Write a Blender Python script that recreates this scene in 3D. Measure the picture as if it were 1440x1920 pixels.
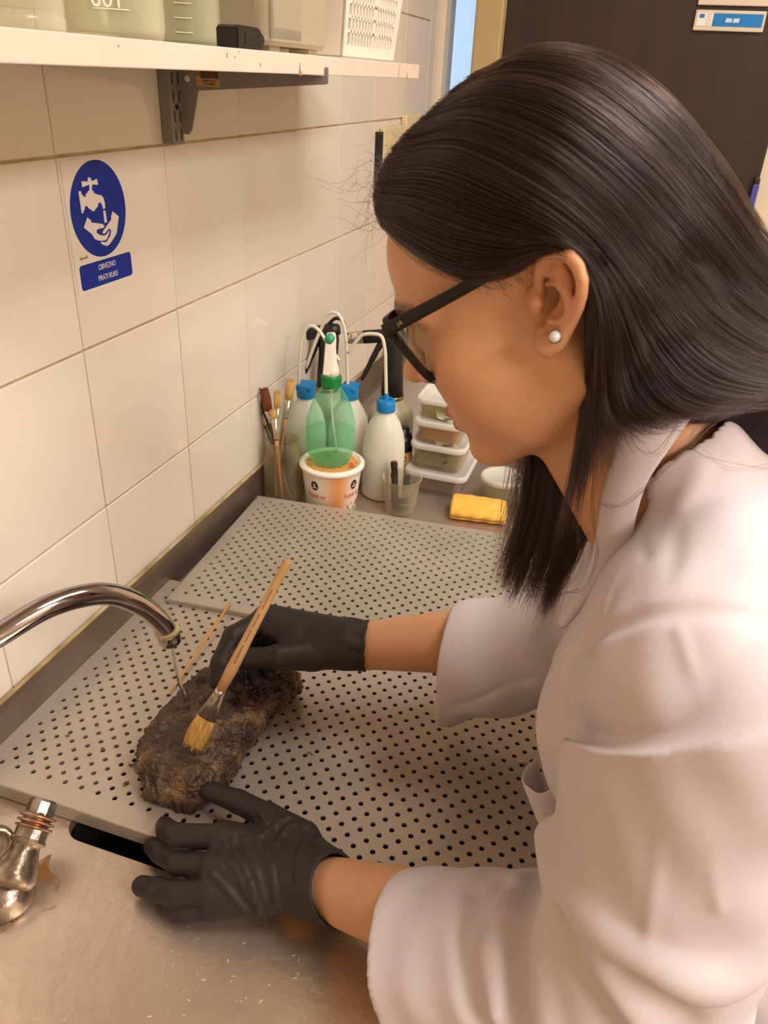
import bpy, bmesh, math, random
import numpy as np
from mathutils import Vector, Matrix, noise
try:
    import openvdb as vdb
except ImportError:
    import pyopenvdb as vdb
for o in list(bpy.data.objects): bpy.data.objects.remove(o)
random.seed(4); RNG = np.random.default_rng(7)
C = bpy.context.scene.collection
sc = bpy.context.scene
# ---------------------------------------------------------------- camera
FPX = 1470.0
CAM = np.array([0.57368, -0.71415, 1.56263])
ROT = np.array([[0.94990138, 0.30925857, 0.04523836],
                [0.18875288, -0.45225223, -0.87168817],
                [-0.24911789, 0.83655667, -0.48796846]])      # rows: image right, image down, forward
cd = bpy.data.cameras.new('camera'); cam = bpy.data.objects.new('camera', cd); C.objects.link(cam)
cd.sensor_fit = 'HORIZONTAL'; cd.sensor_width = 36; cd.lens = FPX/1440*36
cd.clip_start = 0.02; cd.clip_end = 60
cd.dof.use_dof = True; cd.dof.focus_distance = 0.85; cd.dof.aperture_fstop = 20
cam.matrix_world = Matrix([[ROT[0][i], -ROT[1][i], -ROT[2][i], CAM[i]] for i in range(3)] + [[0, 0, 0, 1]])
sc.camera = cam
# ---------------------------------------------------------------- world, lights, exposure
w = bpy.data.worlds.new('world'); sc.world = w; w.use_nodes = True
w.node_tree.nodes['Background'].inputs[0].default_value = (0.55, 0.74, 1.0, 1)
w.node_tree.nodes['Background'].inputs[1].default_value = .8
def area(name, loc, size, power, col, target):
    l = bpy.data.lights.new(name, 'AREA'); l.shape = 'RECTANGLE'; l.size, l.size_y = size
    l.energy = power; l.color = col
    o = bpy.data.objects.new(name, l); C.objects.link(o); o.location = loc
    o.rotation_euler = (Vector(target)-Vector(loc)).to_track_quat('-Z', 'Y').to_euler()
    return o
WARM = (1.0, 0.925, 0.85)
area('ceiling_lamp_or_fill', (1.12, 0.05, 2.66), (0.5, 1.3), 23, WARM, (1.12, 0.05, 0))
area('ceiling_lamp_or_fill', (2.5, -1.25, 2.66), (0.6, 1.3), 62, WARM, (2.5, -1.25, 0))  # unseen fill light, added to brighten the tiles under the shelf
sc.view_settings.view_transform = 'Standard'; sc.view_settings.look = 'None'
sc.view_settings.exposure = 0.52; sc.view_settings.gamma = 1
sc.view_settings.use_curve_mapping = False
# ---------------------------------------------------------------- helpers
def ray(px, py): return ROT.T @ np.array([(px-720)/FPX, (py-960)/FPX, 1.0])
def at(px, py, z):
    r = ray(px, py); return CAM + r*((z-CAM[2])/r[2])
def onaxis(px, py, ax, v):
    r = ray(px, py); return CAM + r*((v-CAM[ax])/r[ax])
def atd(px, py, depth): return CAM + ray(px, py)*depth
def project(P):
    q = (np.atleast_2d(P)-CAM) @ ROT.T
    return np.stack([720+FPX*q[:, 0]/q[:, 2], 960+FPX*q[:, 1]/q[:, 2], q[:, 2]], 1)
def lin(h):
    h = h.lstrip('#'); v = [int(h[i:i+2], 16)/255 for i in (0, 2, 4)]
    return tuple(c/12.92 if c <= .04045 else ((c+.055)/1.055)**2.4 for c in v)+(1.0,)
MATS = {}
def mat(name, col, rough=.5, metal=0, spec=.5, noise_col=None, noise_scale=20, noise_amt=.5, bump=0, bump_scale=60, trans=0,
        ior=1.45, sss=0, coat=0, aniso=None, detail=6):
    m = bpy.data.materials.new(name); m.use_nodes = True; nt = m.node_tree; b = nt.nodes['Principled BSDF']
    c = lin(col) if isinstance(col, str) else col
    b.inputs['Base Color'].default_value = c; b.inputs['Roughness'].default_value = rough
    b.inputs['Metallic'].default_value = metal; b.inputs['Specular IOR Level'].default_value = spec
    b.inputs['IOR'].default_value = ior
    b.inputs['Transmission Weight'].default_value = trans; b.inputs['Coat Weight'].default_value = coat
    if sss:
        b.inputs['Subsurface Weight'].default_value = sss; b.inputs['Subsurface Radius'].default_value = (1, .35, .2)
        b.inputs['Subsurface Scale'].default_value = .006
    tc = nt.nodes.new('ShaderNodeTexCoord'); mp = nt.nodes.new('ShaderNodeMapping'); nt.links.new(tc.outputs['Object'], mp.inputs[0])
    if aniso: mp.inputs['Scale'].default_value = aniso
    if noise_col:
        n = nt.nodes.new('ShaderNodeTexNoise'); n.inputs['Scale'].default_value = noise_scale; n.inputs['Detail'].default_value = detail
        nt.links.new(mp.outputs[0], n.inputs['Vector'])
        r = nt.nodes.new('ShaderNodeValToRGB'); r.color_ramp.elements[0].position = .5-.5*noise_amt*.6; r.color_ramp.elements[1].position = .5+.5*noise_amt*.6
        r.color_ramp.elements[0].color = c; r.color_ramp.elements[1].color = lin(noise_col)
        nt.links.new(n.outputs['Fac'], r.inputs[0]); nt.links.new(r.outputs[0], b.inputs['Base Color'])
    if bump:
        n2 = nt.nodes.new('ShaderNodeTexNoise'); n2.inputs['Scale'].default_value = bump_scale; n2.inputs['Detail'].default_value = 5
        nt.links.new(mp.outputs[0], n2.inputs['Vector'])
        bp = nt.nodes.new('ShaderNodeBump'); bp.inputs['Strength'].default_value = bump; bp.inputs['Distance'].default_value = .002
        nt.links.new(n2.outputs['Fac'], bp.inputs['Height']); nt.links.new(bp.outputs[0], b.inputs['Normal'])
    MATS[name] = m; return m
def thin(name, col, opac=.15, rough=.08, tint=None, edge=.5):
    """thin clear wall: lets light through, gains body and gloss at grazing angles"""
    m = bpy.data.materials.new(name); m.use_nodes = True; nt = m.node_tree
    b = nt.nodes['Principled BSDF']; out = nt.nodes['Material Output']
    b.inputs['Base Color'].default_value = lin(col); b.inputs['Roughness'].default_value = rough
    t = nt.nodes.new('ShaderNodeBsdfTransparent'); t.inputs[0].default_value = lin(tint) if tint else (1, 1, 1, 1)
    lw = nt.nodes.new('ShaderNodeLayerWeight'); lw.inputs[0].default_value = .5
    mr = nt.nodes.new('ShaderNodeMapRange'); mr.inputs['To Min'].default_value = opac; mr.inputs['To Max'].default_value = min(1, opac+edge)
    nt.links.new(lw.outputs['Facing'], mr.inputs['Value'])
    mx = nt.nodes.new('ShaderNodeMixShader'); nt.links.new(mr.outputs[0], mx.inputs[0])
    nt.links.new(t.outputs[0], mx.inputs[1]); nt.links.new(b.outputs[0], mx.inputs[2]); nt.links.new(mx.outputs[0], out.inputs[0])
    MATS[name] = m; return m
def link(name, me, m=None, parent=None, smooth=False):
    if m is not None:
        me.materials.clear(); me.materials.append(m)
    if smooth: me.polygons.foreach_set('use_smooth', [True]*len(me.polygons))
    o = bpy.data.objects.new(name, me); C.objects.link(o)
    if parent is not None: o.parent = parent
    return o
def tag(o, label=None, cat=None, group=None, kind=None):
    if label: o['label'] = label
    if cat: o['category'] = cat
    if group: o['group'] = group
    if kind: o['kind'] = kind
    return o
def thing(name, label, cat, group=None, loc=(0, 0, 0)):
    o = bpy.data.objects.new(name, None); C.objects.link(o); o.location = loc; o.empty_display_size = .02
    o['base'] = 1; del o['base']
    return tag(o, label, cat, group)
def bmobj(name, bm, m, parent=None, smooth=False):
    me = bpy.data.meshes.new(name); bm.normal_update(); bm.to_mesh(me); bm.free()
    o = link(name, me, m, parent, smooth)
    if parent is not None and parent.type == 'EMPTY': o.matrix_parent_inverse = Matrix.Translation(-parent.location)
    return o
def np_mesh(name, V, F):
    """fast mesh from arrays; F is a list of face arrays (n,k)"""
    me = bpy.data.meshes.new(name); V = np.asarray(V, np.float32)
    if isinstance(F, np.ndarray): F = [F]
    F = [np.asarray(f, np.int32) for f in F if len(f)]
    me.vertices.add(len(V)); me.vertices.foreach_set('co', V.ravel())
    loops = np.concatenate([f.ravel() for f in F]); tot = np.concatenate([np.full(len(f), f.shape[1], np.int32) for f in F])
    st = np.concatenate([[0], np.cumsum(tot)[:-1]]).astype(np.int32)
    me.loops.add(len(loops)); me.loops.foreach_set('vertex_index', loops)
    me.polygons.add(len(tot)); me.polygons.foreach_set('loop_start', st); me.polygons.foreach_set('loop_total', tot)
    me.update(calc_edges=True); me.validate(); me.polygons.foreach_set('use_smooth', [False]*len(me.polygons)); return me
def box(bm, lo, hi, bevel=0, rot=None, seg=2):
    lo = Vector(lo); hi = Vector(hi); s = hi-lo; c = (lo+hi)/2
    g = bmesh.ops.create_cube(bm, size=1, matrix=Matrix.Translation(c) @ (rot or Matrix.Identity(4)) @ Matrix.Diagonal((*s, 1)))
    if bevel:
        es = list({e for v in g['verts'] for e in v.link_edges})
        bmesh.ops.bevel(bm, geom=es, offset=bevel, segments=seg, profile=.5, affect='EDGES', clamp_overlap=True)
def lathe(bm, prof, c=(0, 0, 0), n=32, M=None, cap=True):
    """prof: list of (r, z); closed at the ends when r is 0"""
    rings = []
    for r, z in prof:
        if r < 1e-6: rings.append([bm.verts.new((0, 0, z))])
        else: rings.append([bm.verts.new((r*math.cos(2*math.pi*i/n), r*math.sin(2*math.pi*i/n), z)) for i in range(n)])
    for a, b in zip(rings, rings[1:]):
        if len(a) == 1 and len(b) == 1: continue
        for i in range(n):
            j = (i+1) % n
            if len(a) == 1: bm.faces.new((a[0], b[j], b[i]))
            elif len(b) == 1: bm.faces.new((a[i], a[j], b[0]))
            else: bm.faces.new((a[i], a[j], b[j], b[i]))
    vs = [v for r in rings for v in r]
    bmesh.ops.transform(bm, matrix=Matrix.Translation(c) @ (M or Matrix.Identity(4)), verts=vs)
def frame_mat(o, d, up=(0, 0, 1)):
    """matrix with local Z along d, origin o"""
    z = Vector(d).normalized(); u = Vector(up)
    if abs(z.dot(u)) > .98: u = Vector((1, 0, 0))
    x = u.cross(z).normalized(); y = z.cross(x)
    return Matrix([[x[i], y[i], z[i], Vector(o)[i]] for i in range(3)]+[[0, 0, 0, 1]])
def catmull(P, n):
    P = np.asarray(P, float); k = len(P)
    Q = np.concatenate([[2*P[0]-P[1]], P, [2*P[-1]-P[-2]]]); t = np.linspace(0, k-1, n); i = np.minimum(t.astype(int), k-2); u = (t-i)[:, None]
    a, b, c, d = Q[i], Q[i+1], Q[i+2], Q[i+3]
    return .5*((2*b)+(-a+c)*u+(2*a-5*b+4*c-d)*u*u+(-a+3*b-3*c+d)*u**3)
def tube(bm, P, r, n=12, cap=True, flat=None):
    """round tube along points; r scalar or per-point"""
    P = [Vector(p) for p in P]; k = len(P); rs = [r]*k if np.isscalar(r) else list(r)
    t0 = (P[1]-P[0]).normalized(); ref = Vector((0, 0, 1)) if abs(t0.z) < .9 else Vector((1, 0, 0)); x = t0.cross(ref).normalized()
    rings = []
    for i in range(k):
        t = (P[min(i+1, k-1)]-P[max(i-1, 0)]).normalized(); x = (x-t*x.dot(t)).normalized(); y = t.cross(x)
        rings.append([bm.verts.new(P[i]+(x*math.cos(2*math.pi*j/n)+y*math.sin(2*math.pi*j/n)*(flat or 1))*rs[i]) for j in range(n)])
    for a, b in zip(rings, rings[1:]):
        for j in range(n): bm.faces.new((a[j], a[(j+1) % n], b[(j+1) % n], b[j]))
    if cap: bm.faces.new(rings[0][::-1]); bm.faces.new(rings[-1])
def prism(bm, pts, o, ex, ey, n, depth):
    """extrude a 2D outline lying in plane (o,ex,ey) by depth along n"""
    o, ex, ey, n = map(Vector, (o, ex, ey, n))
    a = [bm.verts.new(o+ex*p[0]+ey*p[1]) for p in pts]; b = [bm.verts.new(v.co+n*depth) for v in a]
    k = len(pts); f = [bm.faces.new(a[::-1]), bm.faces.new(b)]
    for i in range(k): f.append(bm.faces.new((a[i], a[(i+1) % k], b[(i+1) % k], b[i])))
    bmesh.ops.recalc_face_normals(bm, faces=f)
def rrect(w, h, r, n=5):
    out = []
    for cx, cy, a0 in ((w/2-r, h/2-r, 0), (-w/2+r, h/2-r, 90), (-w/2+r, -h/2+r, 180), (w/2-r, -h/2+r, 270)):
        for i in range(n+1):
            a = math.radians(a0+90*i/n); out.append((cx+r*math.cos(a), cy+r*math.sin(a)))
    return out
def loft(bm, sections, cap0=True, cap1=True, M=None):
    """sections: list of lists of 3D points with equal counts"""
    rings = [[bm.verts.new(p) for p in s] for s in sections]; k = len(rings[0])
    for a, b in zip(rings, rings[1:]):
        for j in range(k): bm.faces.new((a[j], a[(j+1) % k], b[(j+1) % k], b[j]))
    if cap0: bm.faces.new(rings[0][::-1])
    if cap1: bm.faces.new(rings[-1])
    if M: bmesh.ops.transform(bm, matrix=M, verts=[v for r in rings for v in r])
def text(name, s, size, M, m, parent, ext=.0002, align='CENTER', sx=1):
    c = bpy.data.curves.new(name, 'FONT'); c.body = s; c.size = size; c.align_x = align; c.align_y = 'CENTER'; c.extrude = ext
    me_o = bpy.data.objects.new(name, c); C.objects.link(me_o)
    dg = bpy.context.evaluated_depsgraph_get(); me = bpy.data.meshes.new_from_object(me_o.evaluated_get(dg))
    bpy.data.objects.remove(me_o); me.transform(M @ Matrix.Diagonal((sx, 1, 1, 1)))
    o = link(name, me, m, parent)
    if parent is not None and parent.type == 'EMPTY': o.matrix_parent_inverse = Matrix.Translation(-parent.location)
    return o
def axes(o, ex, ey):
    ex = Vector(ex).normalized(); ey = Vector(ey).normalized(); ez = ex.cross(ey)
    return Matrix([[ex[i], ey[i], ez[i], Vector(o)[i]] for i in range(3)]+[[0, 0, 0, 1]])
ZC = .88          # counter top
ZT = .900         # near tray top
ZF = .908         # far tray top
ZS = 1.576        # shelf top
# ================================================================ SETTING
m_tile = mat('glazed_tile', '#ddd3c8', .12, noise_col='#d8cdc1', noise_scale=3, spec=.5)
m_grout = mat('grout', '#b59a72', .9, noise_col='#c9b592', noise_scale=30)
m_wall = mat('painted_wall', '#d9c8ae', .8)
m_ceil = mat('ceiling_paint', '#e9e4da', .9)
m_floor = mat('floor_vinyl', '#8f8578', .5, noise_col='#7d7468', noise_scale=8)
m_white = mat('white_paint', '#e8ddd0', .4)
m_door = mat('dark_wenge_door', '#2b1e17', .40, noise_col='#35261d', noise_scale=14, aniso=(1, 1, .06), bump=.1, bump_scale=30)
m_frame = mat('beige_door_frame', '#b29a70', .45)
m_winframe = mat('pvc_window_frame', '#d8cbb6', .35)
YB = 1.5
W = thing('wall_left', None, None); tag(W, kind='structure')
bm = bmesh.new(); box(bm, (-.12, -2.6, 0), (-.0028, YB+.1, 2.7)); bmobj('grout_backing', bm, m_grout, W)
bm = bmesh.new(); box(bm, (-.006, -.0987, -.0987), (.0, .0987, .0987), bevel=.0012, seg=2)
tme = bpy.data.meshes.new('tile'); bm.to_mesh(tme); bm.free(); tme.materials.append(m_tile)
row_z = [1.475+.2*j for j in range(-3, 3)]
for i in range(-4, 8):
    for j in range(-3, 3):
        y0 = .1988*i; z0 = 1.475+.2*j
        if i == 7: continue
        t = bpy.data.objects.new('tile', tme); C.objects.link(t); t.parent = W
        t.location = (0, y0+.0994, z0+.1)
        # hand-set tiles: slight tilts make the glaze reflections break at the joints
        t.rotation_euler = (0, random.uniform(-.003, .003), random.uniform(-.003, .003))
bm = bmesh.new(); box(bm, (-.006, 7*.1988+.0007, 1.475-.6), (0, 1.486, 1.475+.6), bevel=.001)
tt = bmobj('tile_strip', bm, m_tile, W)
bm = bmesh.new(); box(bm, (-.12, -2.7, -.1), (3.4, YB+.3, 0)); tag(bmobj('floor', bm, m_floor), kind='structure')
bm = bmesh.new(); box(bm, (-.12, -2.7, 2.7), (3.4, YB+.3, 2.8)); tag(bmobj('ceiling', bm, m_ceil), kind='structure')
bm = bmesh.new(); box(bm, (3.3, -2.7, 0), (3.4, YB+.3, 2.7)); tag(bmobj('wall_right', bm, m_wall), kind='structure')
bm = bmesh.new(); box(bm, (-.12, -2.7, 0), (3.4, -2.6, 2.7)); tag(bmobj('wall_front', bm, m_wall), kind='structure')
# back wall with a narrow glazed door (blue daylight) and the dark door
bm = bmesh.new()
box(bm, (.81, YB, 0), (3.3, YB+.12, 2.7)); box(bm, (-.12, YB, 2.15), (.81, YB+.12, 2.7)); box(bm, (-.12, YB, 0), (-.002, YB+.12, 2.15)); box(bm, (.0, YB, 0), (.095, YB+.12, .95))
tag(bmobj('wall_back', bm, m_wall), kind='structure')
wn = thing('window_1', None, None); tag(wn, kind='structure')
bm = bmesh.new(); box(bm, (-.012, YB-.018, .95), (.012, YB+.08, 2.14), bevel=.003); bmobj('window_frame', bm, m_winframe, wn)
bm = bmesh.new(); box(bm, (.012, YB+.03, .95), (.086, YB+.034, 2.14)); 
m_glass = thin('window_glass', '#9dbbe0', .08, .05, edge=.2)
bmobj('window_pane', bm, m_glass, wn)
# bluish passage wall with its arched opening seen through the pane
m_blue = mat('blue_plaster', '#93a9c4', .8); 
bm = bmesh.new()
arch = [(-.3, -1.2), (.078, -1.2), (.078, .18)]+[(.078-.13*(1-math.cos(math.radians(a))), .18+.10*math.sin(math.radians(a))) for a in range(9, 91, 9)]+[(-.3, .28)]
outer = [(-.5, -1.2), (-.5, .9), (.7, .9), (.7, -1.2)]
prism(bm, [(.078, -1.2), (.078, .06)]+[(.078-.10*(1-math.cos(math.radians(a))), .06+.06*math.sin(math.radians(a))) for a in range(10, 91, 10)]+[(-.45, .12), (-.45, .9), (.7, .9), (.7, -1.2)], (0, YB+.30, 1.65), (1, 0, 0), (0, 0, 1), (0, 1, 0), .08)
tag(bmobj('wall_passage', bm, m_blue), kind='structure')
d1 = thing('door_1', None, None); tag(d1, kind='structure')
bm = bmesh.new(); box(bm, (.158, YB-.012, 0), (.806, YB+.03, 2.1), bevel=.002); bmobj('door_leaf', bm, m_door, d1)
bm = bmesh.new(); box(bm, (.086, YB-.03, 0), (.156, YB+.10, 2.14), bevel=.006); box(bm, (.150, YB-.014, 0), (.158, YB+.05, 2.13))
bmobj('door_frame', bm, m_frame, d1)
bm = bmesh.new(); box(bm, (.086, YB-.03, 2.1), (.86, YB+.10, 2.16), bevel=.006); tag(bmobj('trim_1', bm, m_frame), kind='structure')
# ---- name plates on the dark door
m_alu = mat('aluminium', '#d6c9b8', .35, .3); m_blueplate = mat('blue_insert', '#1f7fc4', .3, noise_col='#1a6fb4', noise_scale=4)
m_paper = mat('paper_white', '#e6e0d8', .7); m_ink_white = mat('white_print', '#e8eef4', .6); m_logo_blue = mat('logo_blue', '#2f6bb5', .5)
m_sign_edge = mat('pale_grey_print', '#b9b6b0', .6)
def plate(z0, z1, label, full):
    p = thing('door_plate', label, 'sign', 'name plates on the dark door', (.665, YB-.012, z0))
    bm = bmesh.new(); box(bm, (.589, YB-.020, z0), (.737, YB-.0115, z1), bevel=.0015); bmobj('plate_holder', bm, m_alu, p)
    if full:
        bm = bmesh.new(); box(bm, (.628, YB-.0212, z0+.009), (.732, YB-.0198, z1-.006)); bmobj('blue_card', bm, m_blueplate, p)
        bm = bmesh.new(); box(bm, (.594, YB-.0212, z0+.009), (.627, YB-.0198, z1-.006)); lg = bmobj('emblem_card', bm, m_paper, p)
        bm = bmesh.new(); box(bm, (.598, YB-.0218, z0+.024), (.609, YB-.021, z1-.008)); bmobj('emblem', bm, m_logo_blue, lg)
        bm = bmesh.new()
        for k in range(5): box(bm, (.613, YB-.0218, z0+.012+.0045*k), (.624, YB-.021, z0+.0138+.0045*k))
        bmobj('print_lines', bm, m_sign_edge, lg)
        bm = bmesh.new(); rg = random.Random(6)
        for k in range(11):     # two short printed words, too small to read
            if k == 5: continue
            x = .655+.0026*k; prism(bm, [(0, 0), (.0017, 0), (.0027, rg.uniform(.005, .0085)), (.0010, .0085)], (x, YB-.0212, (z0+z1)/2-.003), (1, 0, 0), (0, 0, 1), (0, -1, 0), .0003)
        o = bmobj('name_print', bm, m_ink_white, p); o['kind'] = 'stuff'
plate(1.679, 1.7185, 'aluminium door plate with a blue name card, on the dark brown door', True)
plate(1.7275, 1.767, 'aluminium holder of the upper door plate, only its lower rim in view', False)
# blue strip hanging by the door's right edge
m_purple = mat('blue_violet_plastic', '#4a46a0', .4)
bs = thing('wall_clip', 'thin violet blue strip with dark cap, on pale wall beside the dark door', 'hook', None, (.803, YB-.01, 1.30))
bm = bmesh.new(); box(bm, (.797, YB-.03, 1.295), (.811, YB-.0125, 1.372), bevel=.002); bmobj('strip_body', bm, m_purple, bs)
bm = bmesh.new(); box(bm, (.798, YB-.03, 1.372), (.810, YB-.0125, 1.386), bevel=.002); bmobj('strip_cap', bm, m_door, bs)
# ================================================================ SINK COUNTER
m_steel = mat('brushed_steel', '#a89d92', .38, .85, noise_col='#8f8378', noise_scale=5, bump=.12, bump_scale=40)
m_steel_dirty = mat('stained_steel', '#dccbbb', .33, .78, noise_col='#b9a898', noise_scale=11, noise_amt=1.2, bump=.35, bump_scale=70, detail=10)
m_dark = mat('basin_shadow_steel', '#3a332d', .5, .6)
ct = thing('sink_counter', 'stainless steel sink counter with upstand along the white tiled wall', 'counter', None, (.35, .2, 0))
XF = .66; X0, X1, Y0, Y1 = .128, .60, -.302, .30
bm = bmesh.new()
def slab(x0, x1, y0, y1): box(bm, (x0, y0, ZC-.03), (x1, y1, ZC))
# top with a round-cornered opening
outer = [(.0005, -1.2), (XF, -1.2), (XF, 1.49), (.0005, 1.49)]
inner = [((X0+X1)/2+a, (Y0+Y1)/2+b) for a, b in rrect(X1-X0, Y1-Y0, .022, 6)]
def ring_face(zz, up):
    vo = [bm.verts.new((x, y, zz)) for x, y in outer]; vi = [bm.verts.new((x, y, zz)) for x, y in inner]
    es = [bm.edges.new((vo[i], vo[(i+1) % 4])) for i in range(4)]+[bm.edges.new((vi[i], vi[(i+1) % len(vi)])) for i in range(len(vi))]
    bmesh.ops.triangle_fill(bm, use_beauty=True, edges=es, normal=(0, 0, 1 if up else -1)); return vo, vi
vo, vi = ring_face(ZC, True)
lip = [bm.verts.new((v.co.x, v.co.y, ZC-.012)) for v in vi]
for i in range(len(vi)): bm.faces.new((vi[i], lip[i], lip[(i+1) % len(vi)], vi[(i+1) % len(vi)]))
fr = [bm.verts.new((v.co.x, v.co.y, ZC-.04)) for v in vo]
for i in range(4): bm.faces.new((vo[i], fr[i], fr[(i+1) % 4], vo[(i+1) % 4]))
bmesh.ops.recalc_face_normals(bm, faces=bm.faces)
bmobj('worktop', bm, m_steel_dirty, ct)
bm = bmesh.new(); s = []
for z, sh in ((ZC-.0125, .0), (ZC-.03, -.0), (ZC-.19, .012), (ZC-.205, .03)):
    s.append([((X0+X1)/2+a, (Y0+Y1)/2+b, z) for a, b in rrect(X1-X0-2*sh, Y1-Y0-2*sh, .03 if z > .7 else .05, 6)])
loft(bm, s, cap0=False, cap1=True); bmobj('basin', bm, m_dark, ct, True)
bm = bmesh.new()
prof = [(.0005, 0), (.0165, 0), (.0125, .0015), (.0085, .005), (.0072, .012), (.0072, .058), (.0058, .0645), (.0045, .066), (.0005, .066)]
prism(bm, prof, (0, -1.2, ZC), (1, 0, 0), (0, 0, 1), (0, 1, 0), 2.68)
m_up = mat('upstand_steel', '#6e6055', .42, .7, noise_col='#8a7c6e', noise_scale=14, noise_amt=.9, bump=.3, bump_scale=120)
bmobj('upstand', bm, m_up, ct)
bm = bmesh.new(); tube(bm, [(.0042, -1.2, ZC+.067), (.0042, 1.48, ZC+.067)], .0028, 8)
bmobj('sealant_bead', bm, mat('old_sealant', '#b7a580', .7, noise_col='#8a7448', noise_scale=25), ct)
bm = bmesh.new(); box(bm, (.02, -1.19, 0), (XF-.05, 1.48, ZC-.215)); bmobj('base_cabinet', bm, m_white, ct)
# ---- perforated trays: real holes on a staggered 20 mm grid
m_tray = mat('tray_steel', '#c4b8ab', .34, .45, noise_col='#b3a698', noise_scale=7, noise_amt=.9, bump=.08, bump_scale=50)
m_tray2 = mat('tray_steel_film', '#c0b7a9', .40, .4, noise_col='#aaa190', noise_scale=9, noise_amt=.9, bump=.08, bump_scale=50)
def tray(name, label, o, u, v, first, nu, nv, margins, zt, m, skirt, grp):
    """o: world xy of hole (0,0); u, v: 20 mm lattice steps; each lattice cell is a w x h brick with one hole; margins (left,right,near,far)"""
    o, u, v = np.array(o), np.array(u), np.array(v); K = 12; V = []; F4 = []; idx = {}
    def vert(p, z):
        V.append((p[0], p[1], z)); return len(V)-1
    ang = [2*math.pi*i/K for i in range(K)]
    r = .00285
    # cells: staggered rows along v every half step
    quads = []
    for j in range(2*nv):
        off = .5 if j % 2 else 0
        for i in range(nu):
            c = o+u*(i+off)+v*(j*.5); cell = []
            # square border points of a 1 x .5 cell, matched to the circle
            for a in ang:
                x, y = math.cos(a), math.sin(a); s = min(.5/abs(x) if abs(x) > 1e-9 else 9, .25/abs(y) if abs(y) > 1e-9 else 9)
                cell.append(vert(c+u*x*s+v*y*s, zt))
            # corner verts
            cor = {}
            for q, (sx, sy) in enumerate(((1, 1), (-1, 1), (-1, -1), (1, -1))): cor[q] = vert(c+u*.5*sx+v*.25*sy, zt)
            hole = [vert(c+np.array([math.cos(a), math.sin(a)])*r, zt) for a in ang]
            low = [vert(c+np.array([math.cos(a), math.sin(a)])*r, zt-.0022) for a in ang]
            for k in range(K):
                k2 = (k+1) % K
                F4.append((cell[k], cell[k2], hole[k2], hole[k])); F4.append((hole[k], hole[k2], low[k2], low[k]))
            # fill corners between successive border points that sit on different sides
            for k in range(K):
                k2 = (k+1) % K; a = (ang[k]+math.pi/K) % (2*math.pi)
                p, q = V[cell[k]], V[cell[k2]]
                x0, y0 = math.cos(ang[k]), math.sin(ang[k]); x1, y1 = math.cos(ang[k2]), math.sin(ang[k2])
                side0 = 'x' if .5/max(abs(x0), 1e-9) < .25/max(abs(y0), 1e-9) else 'y'; side1 = 'x' if .5/max(abs(x1), 1e-9) < .25/max(abs(y1), 1e-9) else 'y'
                if side0 != side1:
                    qd = int(((ang[k]+ang[k2] if k2 else ang[k]+2*math.pi)/2) // (math.pi/2)) % 4
                    quads.append((cell[k], cor[qd], cell[k2]))
    # solid margins: strips round the lattice
    L, Rr, N, Fa = margins
    a0, a1, b0, b1 = -.5, nu, -.25, nv-.25
    def P(a, b): return o+u*a+v*b
    def q4(pts, z=zt): F4.append(tuple(vert(P(*p), z) for p in pts))
    for j in range(2*nv):           # half-cell teeth on both sides
        if j % 2: q4([(a0, j*.5-.25), (0, j*.5-.25), (0, j*.5+.25), (a0, j*.5+.25)])
        else: q4([(a1-.5, j*.5-.25), (a1, j*.5-.25), (a1, j*.5+.25), (a1-.5, j*.5+.25)])
    aL, aR, bN, bF = a0-L, a1+Rr, b0-N, b1+Fa
    q4([(aL, bN), (a0, bN), (a0, bF), (aL, bF)]); q4([(a1, bN), (aR, bN), (aR, bF), (a1, bF)])
    q4([(a0, bN), (a1, bN), (a1, b0), (a0, b0)]); q4([(a0, b1), (a1, b1), (a1, bF), (a0, bF)])
    # folded rim, rounded over
    cs = [P(aL, bN), P(aR, bN), P(aR, bF), P(aL, bF)]; cen = sum(cs)/4
    prev = [vert(c, zt) for c in cs]
    for dz, ex in ((-.0007, .0012), (-.002, .0018), (-skirt, .0018), (-skirt, -.001)):
        cur = []
        for c in cs:
            d = c-cen; n_ = u/np.linalg.norm(u)*math.copysign(1, d@u)+v/np.linalg.norm(v)*math.copysign(1, d@v)
            cur.append(vert(c+n_*ex, zt+dz))
        for i in range(4): F4.append((prev[i], prev[(i+1) % 4], cur[(i+1) % 4], cur[i]))
        prev = cur
    me = np_mesh(name, V, [np.array(F4), np.array(quads)])
    bm = bmesh.new(); bm.from_mesh(me); bmesh.ops.remove_doubles(bm, verts=bm.verts, dist=2e-5); bm.to_mesh(me); bm.free()
    tr = link(name, me, m); tag(tr, label, 'tray', grp)
    return tr
tray('perforated_tray', 'stainless perforated tray in front carrying the dark wood chunk', (.0252, -.2582), (.02, 0), (0, .02025), 0, 29, 18, (.40, 1.2, .95, .3), ZT, m_tray, .0185, 'perforated sink trays')
tray('perforated_tray', 'stainless perforated tray behind, its front edge lapping over the other tray', (.0517, .0765), (.0199, .0017), (-.00105, .01985), 0, 29, 15, (.40, .8, .68, .55), ZF, m_tray2, .0078, 'perforated sink trays')
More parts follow.
